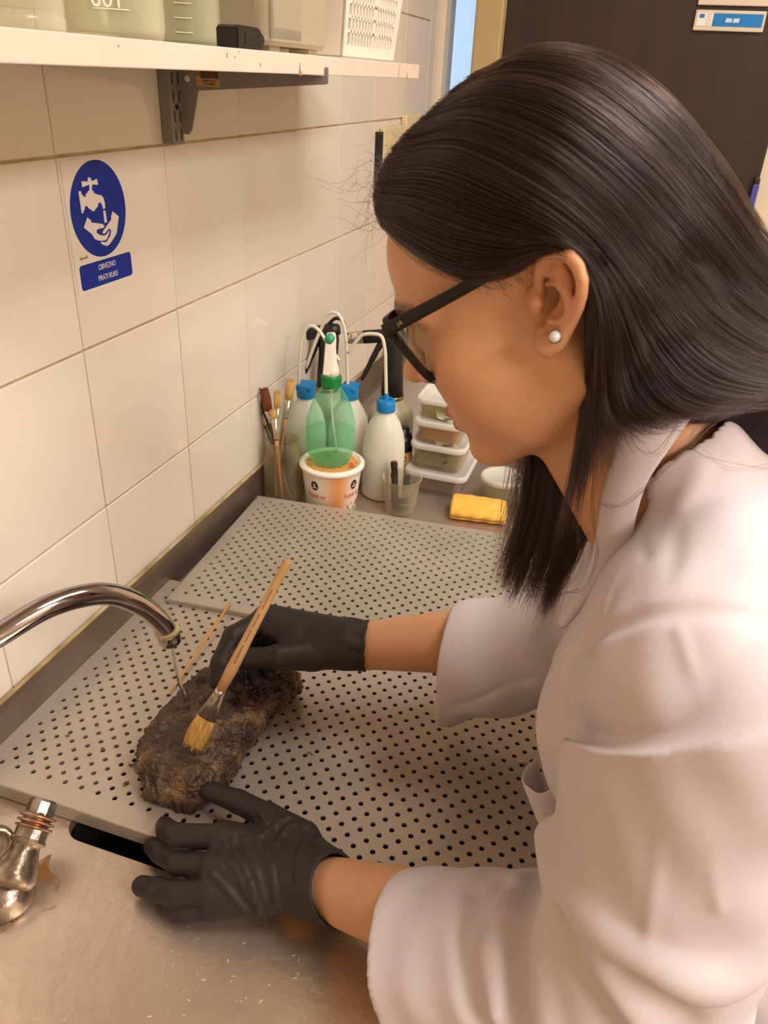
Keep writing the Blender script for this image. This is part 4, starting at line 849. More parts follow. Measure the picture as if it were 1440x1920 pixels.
# outline on the tray measured from the photo: stations from the near end to the far end (left ground, right ground, crest height)
stations = [((268, 1492), (372, 1522), .020), ((262, 1462), (396, 1508), .040), ((262, 1425), (430, 1475), .044), ((290, 1385), (452, 1440), .046), ((318, 1345), (480, 1398), .046),
            ((345, 1315), (505, 1362), .044), ((375, 1285), (530, 1335), .043), ((405, 1262), (556, 1312), .042), ((440, 1252), (566, 1300), .036), ((465, 1252), (562, 1290), .020)]
secs = []
for (l, r_, h) in stations:
    a = np.array(at(l[0], l[1], ZT+.012)); c_ = np.array(at(r_[0], r_[1], ZT+.006)); u = (c_-a); mid = (a+c_)/2; wd = np.linalg.norm(u[:2])/2*1.0; un = u/np.linalg.norm(u); un[2] = 0
    ring = []
    for q in np.linspace(0, 2*math.pi, 65)[:-1]:
        cx, cz = math.cos(q), math.sin(q); ex_ = .62
        x = math.copysign(abs(cx)**ex_, cx)*wd; z = math.copysign(abs(cz)**ex_, cz)
        zz = ZT+.0012+(h*(z*.5+.5)); p = mid+un*x; ring.append((p[0], p[1], zz))
    secs.append(ring)
S = np.array(secs); Sd = np.stack([catmull(S[:, j], 90) for j in range(64)], 1)
bm = bmesh.new(); loft(bm, [[tuple(p) for p in rg_] for rg_ in Sd]); bmesh.ops.triangulate(bm, faces=[f for f in bm.faces if len(f.verts) > 4])
bmesh.ops.subdivide_edges(bm, edges=bm.edges[:], cuts=1, use_grid_fill=True); bm.normal_update()
for v in bm.verts:
    p = v.co; n_ = v.normal
    d_ = .0034*noise.noise(p*38)+.0026*noise.noise(p*95+Vector((3, 1, 0)))+.0022*noise.noise(p*230)+.0016*noise.noise(p*520)
    ridge = abs(noise.noise(Vector((p.x*60, p.y*60, p.z*30))+Vector((9, 0, 0)))); d_ -= .0030*max(0, .18-ridge)/.18
    v.co = p+n_*d_
    if v.co.z < ZT+.0006: v.co.z = ZT+.0006
wc = thing('wood_specimen', 'wet dark brown chunk of old wood lying on the front tray', 'wood', None, (.215, -.16, ZT)); bmobj('wood', bm, m_chunk, wc, True)
# skewer
sk = thing('wooden_skewer', 'thin pointed wooden skewer lying on the trays left of the hand', 'skewer', None, at(317, 1303, ZT))
a_, b_ = Vector(at(316, 1303, ZT+.002)), Vector(at(431, 1131, ZF+.0035)); bm = bmesh.new(); tube(bm, [a_, a_.lerp(b_, .1), a_.lerp(b_, .5), b_], [.0003, .0017, .0018, .0018], 10)
bmobj('stick', bm, mat('skewer_wood', '#cf9a5a', .5), sk, True)
# small crumbs on the trays
m_crumb = mat('crumb', '#6b4a30', .8); m_pale = mat('pale_shaving', '#d9c48a', .7)
def crumbs(name, label, pts, m, r, z, kind=None):
    bm = bmesh.new()
    for px, py in pts:
        p = Vector(at(px, py, z)); a = random.uniform(0, 3.1); d = Vector((math.cos(a), math.sin(a), 0))*r*random.uniform(.8, 2)
        tube(bm, catmull([p-d+Vector((0, 0, r*.35)), p+Vector((d.y*.3, -d.x*.3, r*.6)), p+d+Vector((0, 0, r*.35))], 5), [r*.25, r*.4, r*.45, r*.4, r*.2], 6)
    tag(bmobj(name, bm, m), label, 'crumbs', None, kind)
crumbs('wood_crumbs', 'tiny brown wood crumbs scattered on the front tray', [(193, 1404), (183, 1360), (127, 1380), (246, 1435), (236, 1470), (300, 1535)], m_crumb, .0022, ZT+.0002, 'stuff')
crumbs('pale_shavings', 'thin pale shavings scattered on the back tray near the sponge', [(872, 1022), (897, 1036), (842, 1050), (790, 1052), (822, 1058), (760, 1072), (930, 1015), (700, 1095), (660, 1060), (640, 1110), (415, 1058), (600, 1030), (735, 1090), (815, 1040)], m_pale, .0016, ZF+.0002, 'stuff')
crumbs('pale_splinter', 'pale splinter on the front tray beside the coat pocket', [(980, 1430)], m_pale, .0040, ZT+.0002)
crumbs('reddish_chip', 'small reddish chip lying on the front tray under the far forearm', [(582, 1414)], mat('reddish_chip_wood', '#b5795a', .7), .0024, ZT+.0002)
# ================================================================ SIGNED DISTANCE TOOLS (bodies and cloth are grown as one surface)
def s_sph(P, c, r): return np.linalg.norm(P-np.asarray(c, np.float32), axis=-1)-r
def s_ell(P, c, r):
    q = P-np.asarray(c, np.float32); r = np.asarray(r, np.float32); k0 = np.linalg.norm(q/r, axis=-1); k1 = np.linalg.norm(q/(r*r), axis=-1)
    return k0*(k0-1)/np.maximum(k1, 1e-6)
def s_cap(P, a, b, r1, r2=None):
    a = np.asarray(a, np.float32); b = np.asarray(b, np.float32); r2 = r1 if r2 is None else r2
    ab = b-a; t = np.clip(((P-a)@ab)/max(float(ab@ab), 1e-12), 0, 1)
    return np.linalg.norm(P-a-t[..., None]*ab, axis=-1)-(r1+(r2-r1)*t)
def s_poly(P, pts, rs, k=0):
    d = None
    for i in range(len(pts)-1):
        e = s_cap(P, pts[i], pts[i+1], rs[i], rs[i+1]); d = e if d is None else (np.minimum(d, e) if not k else smin(d, e, k))
    return d
def smin(a, b, k):
    h = np.clip(.5+.5*(b-a)/k, 0, 1); return b+(a-b)*h-k*h*(1-h)
def smax(a, b, k): return -smin(-a, -b, k)
def s_plane(P, o, n):
    n = np.asarray(n, np.float32); n = n/np.linalg.norm(n); return (P-np.asarray(o, np.float32))@n
def dist_line(P, pts):
    d = None
    for a, b in zip(pts[:-1], pts[1:]):
        e = s_cap(P, a, b, 0); d = e if d is None else np.minimum(d, e)
    return d
def sdf_mesh(name, fn, lo, hi, vox, B=16):
    lo = np.asarray(lo, np.float64); n = np.ceil((np.asarray(hi)-lo)/vox/B).astype(int)
    I = np.stack(np.meshgrid(*[np.arange(k) for k in n], indexing='ij'), -1).reshape(-1, 3)
    cen = (lo+(I*B+B/2)*vox).astype(np.float32); d = fn(cen); rad = B*vox*.5*1.7321
    g = vdb.FloatGrid(background=3*vox); g.transform = vdb.createLinearTransform(vox)
    for i in I[d < -rad*1.35]: g.fill(tuple(int(v) for v in i*B), tuple(int(v) for v in i*B+B-1), -3*vox, active=False)
    act = I[np.abs(d) <= rad*1.35]; off = np.stack(np.meshgrid(*[np.arange(B)]*3, indexing='ij'), -1).reshape(-1, 3)
    CH = 60
    for s in range(0, len(act), CH):
        A = act[s:s+CH]; P = (lo+(A[:, None, :]*B+off[None])*vox).astype(np.float32)
        v = fn(P.reshape(-1, 3)).reshape(len(A), B, B, B); v = np.clip(v, -3*vox, 3*vox).astype(np.float32)
        for a, q in zip(A, v): g.copyFromArray(np.ascontiguousarray(q), ijk=tuple(int(x) for x in a*B))
    V, Q = g.convertToQuads(0.0); V = np.asarray(V)+lo
    me = np_mesh(name, V, np.asarray(Q)[:, ::-1]); me.polygons.foreach_set('use_smooth', [True]*len(me.polygons)); return me, V
def vcol(me, name, cols):
    a = me.color_attributes.new(name, 'FLOAT_COLOR', 'POINT'); c = np.ones((len(cols), 4), np.float32); c[:, :3] = cols; a.data.foreach_set('color', c.ravel())
def trace(fn, px, py, t0=.25, t1=1.3):
    """first hit of the camera-pixel ray with a surface, used once to find where a seam or fold lies in space"""
    r = ray(px, py); ln = np.linalg.norm(r); t = t0; best = (9, t0)
    for _ in range(160):
        d = float(fn((CAM+r*t)[None].astype(np.float32))[0])
        if d < best[0]: best = (d, t)
        if d < .0004: break
        t += max(d*.7, .0004)/ln
        if t > t1: break
    return CAM+r*(best[1])
# ================================================================ PERSON
HO = np.array([.5168, -.1547, 1.4347]); HF = np.array([-.848, 0, -.530]); HL = np.array([0, -1., 0])
HU = np.array([-.530, 0, .848]); HB = np.stack([HF, HL, HU])            # rows
def h2w(p): return HO+np.asarray(p, float)@HB
def w2h(P): return (P-HO.astype(np.float32))@HB.T.astype(np.float32)
def hpx(px, py, l):
    """point of the head plane l = const seen at a photo pixel, in head coordinates"""
    r = ray(px, py); t = ((HO+HL*l-CAM)@HL)/(r@HL); return (CAM+r*t-HO)@HB.T
S_L, E_L, W_L = np.array([.672, -.318, 1.262]), np.array([.652, -.352, 1.025]), np.array([.414, -.296, .926])
S_R, E_R, W_R = np.array([.672, .008, 1.262]), np.array([.612, .004, 1.045]), np.array([.366, -.052, 1.003])
NB = np.array([.632, -.1547, 1.30])
ep = lambda X, Y, l: hpx(680+X/3.13, 400+Y/3.13, l)
EAR_O = ep(1010, 520, .068)
helix = [ep(1045, 470, .069), ep(1030, 370, .071), ep(1042, 295, .073), ep(1085, 248, .076), ep(1145, 230, .080), ep(1215, 250, .085), ep(1262, 310, .088), ep(1288, 390, .089), ep(1285, 475, .088), ep(1262, 560, .085), ep(1222, 640, .081), ep(1172, 715, .078)]
anti = [ep(1085, 425, .075), ep(1150, 415, .081), ep(1200, 480, .084), ep(1212, 555, .083), ep(1165, 612, .079), ep(1105, 625, .077)]
earplate = [ep(1080, 330, .071), ep(1170, 330, .076), ep(1205, 420, .078), ep(1190, 520, .076), ep(1140, 620, .072)]
FS, US = 1.12, .90           # face depth
def head_sdf(P, detail=True):
    ql = np.abs(P[:, 1]); m0 = np.stack([P[:, 0], ql, P[:, 2]], 1); m = m0.copy(); m[:, 0] = np.where(m[:, 0] > 0, m[:, 0]/FS, m[:, 0]); m[:, 2] = np.where(m[:, 2] < 0, m[:, 2]/US, m[:, 2])
    d = s_ell(m, (-.018, 0, .046), (.090, .072, .080))
    d = smin(d, s_ell(m, (.028, 0, .050), (.056, .061, .056)), .02)
    d = smin(d, s_ell(m, (.034, 0, -.010), (.050, .059, .060)), .02)
    d = smin(d, s_sph(m, (.050, .044, -.010), .0245), .02)
    d = smin(d, s_ell(m, (.040, .036, -.044), (.036, .030, .038)), .02)
    d = smin(d, s_poly(m, [(-.006, .057, -.020), (-.006, .053, -.058), (.030, .038, -.082), (.066, .010, -.098)], [.014, .016, .018, .016]), .022)
    d = smin(d, s_ell(m, (.070, 0, -.096), (.020, .020, .016)), .014)
    d = smin(d, s_ell(m, (.064, 0, -.060), (.026, .030, .029)), .016)
    d = smin(d, s_ell(m, (.02, 0, -.07), (.05, .042, .028)), .02)
    # brow, nose, eyes, lips
    d = smin(d, s_poly(m, [(.080, .010, .030), (.076, .030, .036), (.062, .050, .030)], [.0075, .008, .007]), .012)
    d = smax(d, -s_sph(m, (.098, .032, .012), .019), .012)
    d = smin(d, s_sph(m, (.067, .031, .011), .0135), .004)
    d = smin(d, s_poly(m, [(.082, 0, .024), (.091, 0, .005), (.099, 0, -.011)], [.0065, .0075, .0095]), .010)
    d = smin(d, s_sph(m, (.0995, 0, -.014), .0090), .006)
    d = smin(d, s_sph(m, (.090, .0115, -.019), .0064), .006)
    d = smax(d, -s_ell(m, (.0945, .0055, -.0255), (.005, .0032, .004)), .002)
    d = smin(d, s_poly(m, [(.0905, 0, -.0560), (.0885, .008, -.0550), (.0755, .025, -.0630)], [.0050, .0052, .0026]), .004)
    d = smin(d, s_poly(m, [(.0885, 0, -.0680), (.0855, .010, -.0680), (.0755, .023, -.0640)], [.0058, .0056, .0028]), .004)
    d = smax(d, -s_poly(m, [(.0955, 0, -.0620), (.0905, .010, -.0620), (.0775, .0255, -.0637)], [.0010, .0010, .0008]), .0015)
    # ears
    e = s_poly(m0, earplate, [.0045, .005, .005, .005, .006], .006)
    e = smin(e, s_poly(m0, helix, [.0030, .0034, .0036, .0038, .0040, .0042, .0042, .0040, .0038, .0038, .0042, .0052]), .0025)
    e = smin(e, s_poly(m0, [ep(1135, 760, .076), ep(1085, 770, .073), ep(1062, 710, .070)], [.0062, .0072, .0055], .004), .005)
    e = smin(e, s_poly(m0, anti, [.0024, .0030, .0032, .0032, .0034, .0030]), .003)
    e = smax(e, -s_ell(m0, ep(1098, 530, .080), (.0085, .0085, .0105)), .003)
    e = smin(e, s_poly(m0, [ep(1000, 470, .069), ep(1018, 520, .0725), ep(1022, 560, .071)], [.0045, .0052, .004]), .003)
    d = smin(d, e, .004)
    return d
def body_sdf(P):
    H = w2h(P); d = np.full(len(P), .5, np.float32)
    near = np.linalg.norm(H-np.array([-.01, 0, .01], np.float32), axis=1) < .20
    if near.any(): d[near] = head_sdf(H[near])
    d[~near] = np.minimum(d[~near], np.linalg.norm(H[~near]-np.array([-.01, 0, .01], np.float32), axis=1)-.135)
    nk0, nk1 = h2w((-.030, 0, -.030)), NB
    n = s_cap(P, nk0, nk1, .050, .056); n = smin(n, s_cap(P, h2w((.035, 0, -.085)), NB+np.array([-.03, 0, -.03]), .020, .03), .03)
    d = smin(d, n, .02)
    t = s_cap(P, NB+np.array([.04, 0, -.05]), (.74, -.155, 1.02), .055, .09); t = smin(t, s_cap(P, S_L, S_R, .05), .05)
    d = smin(d, t, .03)
    for S, E, Wr, w0 in ((S_L, E_L, W_L, .0265), (S_R, E_R, W_R, .0270)):
        a = smin(s_cap(P, S, E, .046, .040), s_poly(P, [E, E+(Wr-E)*.35, Wr, Wr+(Wr-E)*.12], [.040, .041, w0, w0*.95]), .02)
        d = smin(d, a, .03)
    return d
me, V = sdf_mesh('body', body_sdf, (.28, -.44, .86), (.90, .11, 1.60), .0018)
# pigment: lips, brows, lashes
H = (V-HO)@HB.T; m = H.copy(); m[:, 1] = np.abs(m[:, 1]); m[:, 0] = np.where(m[:, 0] > 0, m[:, 0]/FS, m[:, 0]); m[:, 2] = np.where(m[:, 2] < 0, m[:, 2]/US, m[:, 2]); m = m.astype(np.float32)
base = np.tile(np.array(lin('#cc9872')[:3]), (len(V), 1))
def paint(mask, col):
    global base
    k = np.clip(mask, 0, 1)[:, None]; base = base*(1-k)+np.array(lin(col)[:3])*k
nv = np.array([noise.noise(Vector(p*70))+.6*noise.noise(Vector(p*190)) for p in V[::1]]) if len(V) < 500000 else np.zeros(len(V))
paint((nv*.5+.1)*.35, '#bd8760')
d_lip = np.minimum(s_poly(m, [(.0905, 0, -.0560), (.0885, .008, -.0550), (.0755, .025, -.0630)], [.0052, .0054, .0024]), s_poly(m, [(.0885, 0, -.0680), (.0855, .010, -.0680), (.0755, .023, -.0640)], [.0062, .0058, .0026]))
paint(1-np.clip((d_lip+.0004)/.0016, 0, 1), '#9c5a4c')
d_br = s_poly(m, [(.088, .012, .034), (.084, .030, .0405), (.066, .052, .035)], [.0030, .0036, .0018]); paint((1-np.clip((d_br)/.003, 0, 1))*.75, '#3b281e')
d_la = s_poly(m, [(.083, .019, .0035), (.083, .031, .0005), (.075, .043, .0035)], [.0012, .0014, .0010]); paint((1-np.clip(d_la/.0014, 0, 1))*.9, '#1d1411')
ck = np.exp(-((m-np.array([.06, .045, -.03], np.float32))**2).sum(1)/.0009); paint(ck*.22, '#c47a5a')
er = np.exp(-((m-np.array(EAR_O+np.array([-.02, .012, 0]), np.float32))**2).sum(1)/.0006); paint(er*.35, '#b86b4a')
vcol(me, 'pigment', base)
m_skin = mat('skin', '#c08a62', .42, sss=.25, bump=.12, bump_scale=900)
at2 = m_skin.node_tree.nodes.new('ShaderNodeAttribute'); at2.attribute_name = 'pigment'; m_skin.node_tree.links.new(at2.outputs['Color'], m_skin.node_tree.nodes['Principled BSDF'].inputs['Base Color'])
PER = thing('person', 'woman in a white lab coat and black gloves bending over the trays, brushing dark wood', 'person', None, (.80, -.155, 0))
def part(name, me, m, parent=PER, **k):
    o = link(name, me, m, parent)
    if parent.type == 'EMPTY': o.matrix_parent_inverse = Matrix.Translation(-parent.location)
    return tag(o, **k)
part('body', me, m_skin)
# ================================================================ GLOVES
m_glove = mat('black_nitrile', '#2b2623', .52, spec=.4, bump=.06, bump_scale=300)
def A3(L): return [np.array(at(px, py, z)) for px, py, z in L]
# ---- left hand: palm down on the tray edge, thumb against the wood
lt = A3([(568, 1572, .934), (502, 1531, .932), (447, 1503, .930), (392, 1482, .926)])
li = A3([(418, 1570, .936), (335, 1567, .928), (314, 1558, .916), (309, 1549, .907)])
lm = A3([(402, 1624, .932), (334, 1618, .916), (303, 1600, .902), (286, 1587, .892)])
lr = A3([(396, 1670, .920), (332, 1676, .909), (294, 1668, .900), (266, 1661, .894)])
lk = A3([(400, 1702, .903), (352, 1712, .896), (332, 1710, .893), (318, 1704, .890)])
lw = np.array(at(604, 1655, .926)); lfd = (W_L-E_L)/np.linalg.norm(W_L-E_L)
lcuff = [np.array(at(598, 1655, .930)), np.array(at(628, 1666, .938))]
wr_n = np.array(at(520, 1610, .95)); 
wdir = (lm[0]-lw)/np.linalg.norm(lm[0]-lw)
WRK = []   # glove wrinkles across the back of the hand: pixel polylines and their height
for pts in ([(420, 1583), (432, 1612), (452, 1650), (470, 1690)], [(434, 1578), (452, 1612), (468, 1655), (486, 1700)], [(455, 1575), (470, 1610), (480, 1640), (492, 1690)], [(497, 1590), (508, 1620), (512, 1655), (520, 1700)], [(470, 1655), (478, 1690), (484, 1712)], [(398, 1640), (425, 1668), (455, 1705)], [(520, 1580), (530, 1560), (548, 1545)], [(490, 1565), (515, 1545), (540, 1530)], [(575, 1565), (560, 1600), (556, 1650)], [(500, 1540), (488, 1525), (484, 1516)]):
    WRK.append(pts)
def left_glove(P, wr=True):
    P = P.astype(np.float32)
    pal = None
    for q, r in ((li[0], .0135), (lm[0], .0135), (lr[0], .0125), (lk[0], .0115)):
        e = s_cap(P, lw+(q-lw)*.02, q, .0195, r); pal = e if pal is None else smin(pal, e, .012)
    pal = smin(pal, s_poly(P, [lw, lt[0], lt[1]], [.0195, .0165, .0125]), .016)
    pal = smin(pal, s_cap(P, (lt[0]+li[0])/2+[0, 0, -.004], li[0], .013, .011), .012)
    pal = smin(pal, s_cap(P, lw, lcuff[0], .0265, .0285), .016)
    d = pal
    for f, r in ((li, (.0118, .0112, .0104, .0092)), (lm, (.0114, .0109, .0100, .0088)), (lr, (.0116, .0113, .0106, .0093)), (lk, (.0100, .0090, .0084, .0076)), (lt, (.0140, .0125, .0112, .0096))):
        d = smin(d, s_poly(P, f, r, .003), .0030)
    if wr:
        for L in WRK:
            t = dist_line(P, L); d = d-.0015*np.exp(-(t/.0060)**2)*np.cos(np.clip(t/.0022, 0, 4.7))
    # flared, rolled cuff round the wrist
    cf = s_cap(P, lcuff[0], lcuff[1], .0285, .0305); cf = smax(cf, s_plane(P, lcuff[1], lcuff[1]-lcuff[0]+np.array([.0, .004, .006])), .001)
    d = smin(d, cf, .006)
    d = smax(d, -s_cap(P, lcuff[0]+(lcuff[1]-lcuff[0])*.35, lcuff[1]+(lcuff[1]-lcuff[0])*1.5, .0268, .0292), .001)
    return d
WRK = [[trace(lambda Q: left_glove(Q, False), x, y, .5, 1.0) for x, y in pts] for pts in WRK]
allp = np.array(lt+li+lm+lr+lk+lcuff+[lw]); lo, hi = allp.min(0)-.045, allp.max(0)+.045
me, V = sdf_mesh('glove', left_glove, lo, hi, .0012)
part('glove', me, m_glove, label='black glove on the near hand with wrinkled back, thumb against the wood')
# ---- right hand: holds the brush between thumb and index finger
rt_ = A3([(588, 1226, 1.000), (520, 1232, 1.006), (473, 1234, 1.003), (441, 1238, .998)])
ri = A3([(500, 1158, 1.022), (437, 1192, 1.016), (413, 1242, .996), (408, 1278, .978)])
rm = A3([(512, 1160, 1.010), (452, 1190, .996), (438, 1240, .975), (446, 1287, .963)])
rr2 = A3([(535, 1165, .998), (480, 1195, .982), (465, 1245, .967), (482, 1276, .962)])
rk = A3([(560, 1175, .984), (515, 1205, .972), (498, 1245, .964), (508, 1262, .962)])
rw = np.array(at(660, 1209, 1.003))
rcuff = [np.array(at(660, 1209, 1.003)), np.array(at(689, 1211, 1.004))]
b_tip = np.array(at(358, 1402, .9475)); bend = None
bz = min(np.linspace(.96, 1.25, 600), key=lambda z: abs(np.linalg.norm(at(541, 1049, z)-b_tip)-.245)); b_end = np.array(at(541, 1049, bz))
def right_glove(P):
    P = P.astype(np.float32); pal = None
    for q, r in ((ri[0], .0150), (rm[0], .0150), (rr2[0], .0140), (rk[0], .0130)):
        e = s_cap(P, rw+(q-rw)*.12, q, .0205, r); pal = e if pal is None else smin(pal, e, .014)
    pal = smin(pal, s_poly(P, [rw, rt_[0], rt_[1]], [.0200, .0195, .0130]), .016)
    pal = smin(pal, s_cap(P, rt_[0]*.55+ri[0]*.45, ri[0]*.7+rt_[1]*.3, .014, .010), .012)
    d = pal
    for f, r in ((ri, (.0125, .0112, .0102, .0090)), (rm, (.0125, .0110, .0100, .0090)), (rr2, (.0120, .0105, .0096, .0086)), (rk, (.0110, .0096, .0088, .0078)), (rt_, (.0155, .0125, .0112, .0098))):
        d = smin(d, s_poly(P, f, r, .003), .005)
    ax = (rcuff[1]-rcuff[0])/np.linalg.norm(rcuff[1]-rcuff[0])
    cf = s_cap(P, rcuff[0], rcuff[1], .0262, .0278); cf = smax(cf, s_plane(P, rcuff[1], ax), .0015); d = smin(d, cf, .010)
    # rolled hem at the cuff edge and a few soft lengthwise pleats
    q = P-rcuff[1].astype(np.float32); al = q@ax.astype(np.float32); rad = np.linalg.norm(q-al[:, None]*ax.astype(np.float32), axis=1); d = smin(d, np.hypot(al+.001, rad-.0272)-.0016, .0015)
    ang = np.arctan2(q@np.array([0, 0, 1], np.float32), q@np.cross(ax, [0, 0, 1]).astype(np.float32)); d = d-.0007*np.cos(ang*9)*np.exp(-((al+.012)/.014)**2)
    d = smax(d, -s_cap(P, rcuff[0]+ax*.008, rcuff[1]+ax*.03, .0262, .0268), .0008)
    # leave room for the brush handle
    d = smax(d, -s_cap(P, b_tip, b_end, .0040), .0012)
    return d
allp = np.array(rt_+ri+rm+rr2+rk+rcuff+[rw]); lo, hi = allp.min(0)-.045, allp.max(0)+.045
me, V = sdf_mesh('glove', right_glove, lo, hi, .0012)
part('glove', me, m_glove, label='black glove on the far hand holding the brush between thumb and finger')
# beads of water on the far glove
m_drop = mat('water_bead', '#e8e4de', .02, trans=1, ior=1.33)
bm = bmesh.new()
for px, py in ((481, 1227), (494, 1227), (509, 1226), (436, 1193), (430, 1222), (414, 1240), (404, 1282), (545, 1235)):
    p = trace(right_glove, px, py, .6, 1.2); bmesh.ops.create_icosphere(bm, subdivisions=2, radius=random.uniform(.0010, .0017), matrix=Matrix.Translation(p))
md_ = bpy.data.meshes.new('water_beads'); bm.to_mesh(md_); bm.free(); part('water_beads', md_, m_drop, kind='stuff')
# the brush in the hand
m_hand = mat('brush_birch', '#cfa878', .5, noise_col='#b98c58', noise_scale=30, aniso=(1, 1, .15))
hb = brush(b_end, b_tip, m_hand, m_hogs, .0105, .043, .040, .36, 'flat hog bristle brush with pale wooden handle held over the dark wood', None, rh=.0048)
bd = Vector(b_tip-b_end).normalized(); bx_ = Vector(ROT[2]).cross(bd).normalized()
bm = bmesh.new(); rg = random.Random(21); up_ = -Vector(ROT[2]); sdv = bd.cross(up_).normalized(); upv = sdv.cross(bd).normalized()
for k in range(34):     # faded stamped print running along the handle, too worn to read
    u = .14+.011*k
    if k in (9, 10, 17, 24): continue
    c_ = Vector(b_end).lerp(Vector(b_tip), u); rad = .0049 if u < .3 else .0056; ww = .0013 if k > 26 else .0007
    prism(bm, [(-.0008, -ww), (.0008, -ww*rg.uniform(.3, 1)), (.0008, ww*rg.uniform(.3, 1)), (-.0008, ww)], c_+upv*rad, bd, sdv, upv, .0002)
o = bmobj('handle_print', bm, mat('faded_brown_print', '#8a6440', .7), hb); o['kind'] = 'stuff'
# ================================================================ GLASSES, EARRING
m_acet = mat('black_acetate', '#070606', .30); m_lens = thin('spectacle_lens', '#9fb7a6', .10, .02, '#f2f6f2', edge=.25); m_gold = mat('gold_print', '#b99b6a', .4, .6)
def rootm(o): return o
eg = thing('eyeglasses', None, None); eg.parent = PER; eg.matrix_parent_inverse = Matrix.Translation(-PER.location); eg['label'] = 'black framed eyeglasses slid down the nose'
def gpart(name, bm, m, parent, smooth=False):
    me = bpy.data.meshes.new(name); bm.normal_update(); bm.to_mesh(me); bm.free(); return link(name, me, m, parent, smooth)
gA = hpx(890, 533, .077); gB = hpx(722, 630, .068)      # left temple: where it leaves the hair, where it meets the front
gear = gA+(gA-gB)*.62
gdir = (gB-gA)/np.linalg.norm(gB-gA); gup = np.array([-gdir[2], 0, gdir[0]]); gup = gup/np.linalg.norm(gup)
if gup[2] < 0: gup = -gup
G0 = np.array([gB[0], 0, gB[2]])
# front frame: plane through the hinges, leaning a little (pantoscopic tilt)
fn = gdir*np.array([1, 0, 1]); fn = fn/np.linalg.norm(fn); tilt = math.radians(9)
fup = gup*math.cos(tilt)+fn*math.sin(tilt)*1.0; fup = np.array([fup[0], 0, fup[2]]); fup /= np.linalg.norm(fup)
def fp(x, y, dz=0):
    """front-frame coordinates: x sideways (wraps back slightly), y up, dz forward"""
    f_ = fn*(dz-.9*x*x*1.6); return Vector(h2w(G0+np.array([0, x, 0])+fup*y+f_))
def lens_out(s, grow=0): return [(s*(.0345+a), -.0190+b) for a, b in rrect(.055+2*grow, .048+2*grow, .016+grow, 7)]
bm = bmesh.new()
for s in (1, -1):
    o_, i_ = lens_out(s, .0052), lens_out(s, -.0006); k = len(o_)
    Q = [[bm.verts.new(fp(x, y, dz)) for x, y in L] for L, dz in ((o_, .0), (o_, .0050), (i_, .0050), (i_, .0))]
    for a, b in zip(Q, Q[1:]+Q[:1]):
        for i in range(k): bm.faces.new((a[i], a[(i+1) % k], b[(i+1) % k], b[i]))
tube(bm, catmull([fp(-.0105, -.007, .0018), fp(-.005, -.004, .0024), fp(0, -.003, .0026), fp(.005, -.004, .0024), fp(.0105, -.007, .0018)], 12), .0024, 10)
for s in (1, -1):
    L = [fp(s*.060, .003, .0018), fp(s*.066, .003, .0005), Vector(h2w(G0+np.array([0, s*.0705, 0])+fup*.003-fn*.004))]; tube(bm, catmull(L, 8), .0036, 8)
bmesh.ops.recalc_face_normals(bm, faces=bm.faces); gpart('front_frame', bm, m_acet, eg)
for s in (1, -1):
    bm = bmesh.new(); L0 = [bm.verts.new(fp(x, y, .0016)) for x, y in lens_out(s, 0)]; c0 = bm.verts.new(fp(s*.0345, -.0190, .0026)); L1 = [bm.verts.new(fp(x, y, .0004)) for x, y in lens_out(s, 0)]; c1 = bm.verts.new(fp(s*.0345, -.0190, .0014))
    k = len(L0)
    for i in range(k): bm.faces.new((L0[i], L0[(i+1) % k], c0)); bm.faces.new((L1[(i+1) % k], L1[i], c1)); bm.faces.new((L0[i], L1[i], L1[(i+1) % k], L0[(i+1) % k]))
    bmesh.ops.recalc_face_normals(bm, faces=bm.faces); gpart('lens', bm, m_lens, eg, True)
    a = np.array([gB[0], s*.0705, gB[2]])+fup*.003-fn*.003; e_ = np.array([gear[0], s*.080, gear[2]]); drop = e_-gdir*.030-gup*.024
    pts = [h2w(a), h2w(a*.5+e_*.5+np.array([0, s*.0022, 0])), h2w(e_), h2w(e_-gdir*.012-gup*.004), h2w(drop)]
    P_ = catmull(pts, 26); bm = bmesh.new(); rings = []
    gu = Vector(gup@HB); sl = Vector(HL)
    for i, p in enumerate(P_):
        t = i/25; hh = .0046-.0009*math.sin(t*3.1); ww = .0013
        rings.append([tuple(Vector(p)+sl*(ww*x)+gu*(hh*y)) for x, y in rrect(2, 2, .5, 2)])
    loft(bm, rings); tm = gpart('temple', bm, m_acet, eg)
    if s > 0:
        q = Vector(h2w(a*.88+e_*.12+np.array([0, .0030, 0]))); text('temple_print', 'J·B', .0035, axes(q, Vector(-gdir@HB), gu), m_gold, eg).matrix_parent_inverse = Matrix.Identity(4)
# pearl stud
er_ = bpy.data.objects.new('earring', None); C.objects.link(er_); er_.parent = PER; er_.matrix_parent_inverse = Matrix.Translation(-PER.location); er_['label'] = 'pearl stud earring'
m_pearl = mat('pearl', '#d9d6d2', .15, coat=.8, noise_col='#cfd6de', noise_scale=200); m_silver = mat('silver_setting', '#c9c4be', .2, 1)
pw = trace(body_sdf, 1040, 631, .3, .7); nrm = (CAM-pw)/np.linalg.norm(CAM-pw)
bm = bmesh.new(); bmesh.ops.create_uvsphere(bm, u_segments=20, v_segments=12, radius=.0036, matrix=Matrix.Translation(pw+nrm*.0026)); gpart('pearl', bm, m_pearl, er_, True)
bm = bmesh.new(); lathe(bm, [(0, -.001), (.0040, -.001), (.0043, .0008), (.0039, .0014), (.0034, .0006)], n=20, M=frame_mat(pw+nrm*.0006, nrm)); gpart('setting', bm, m_silver, er_)
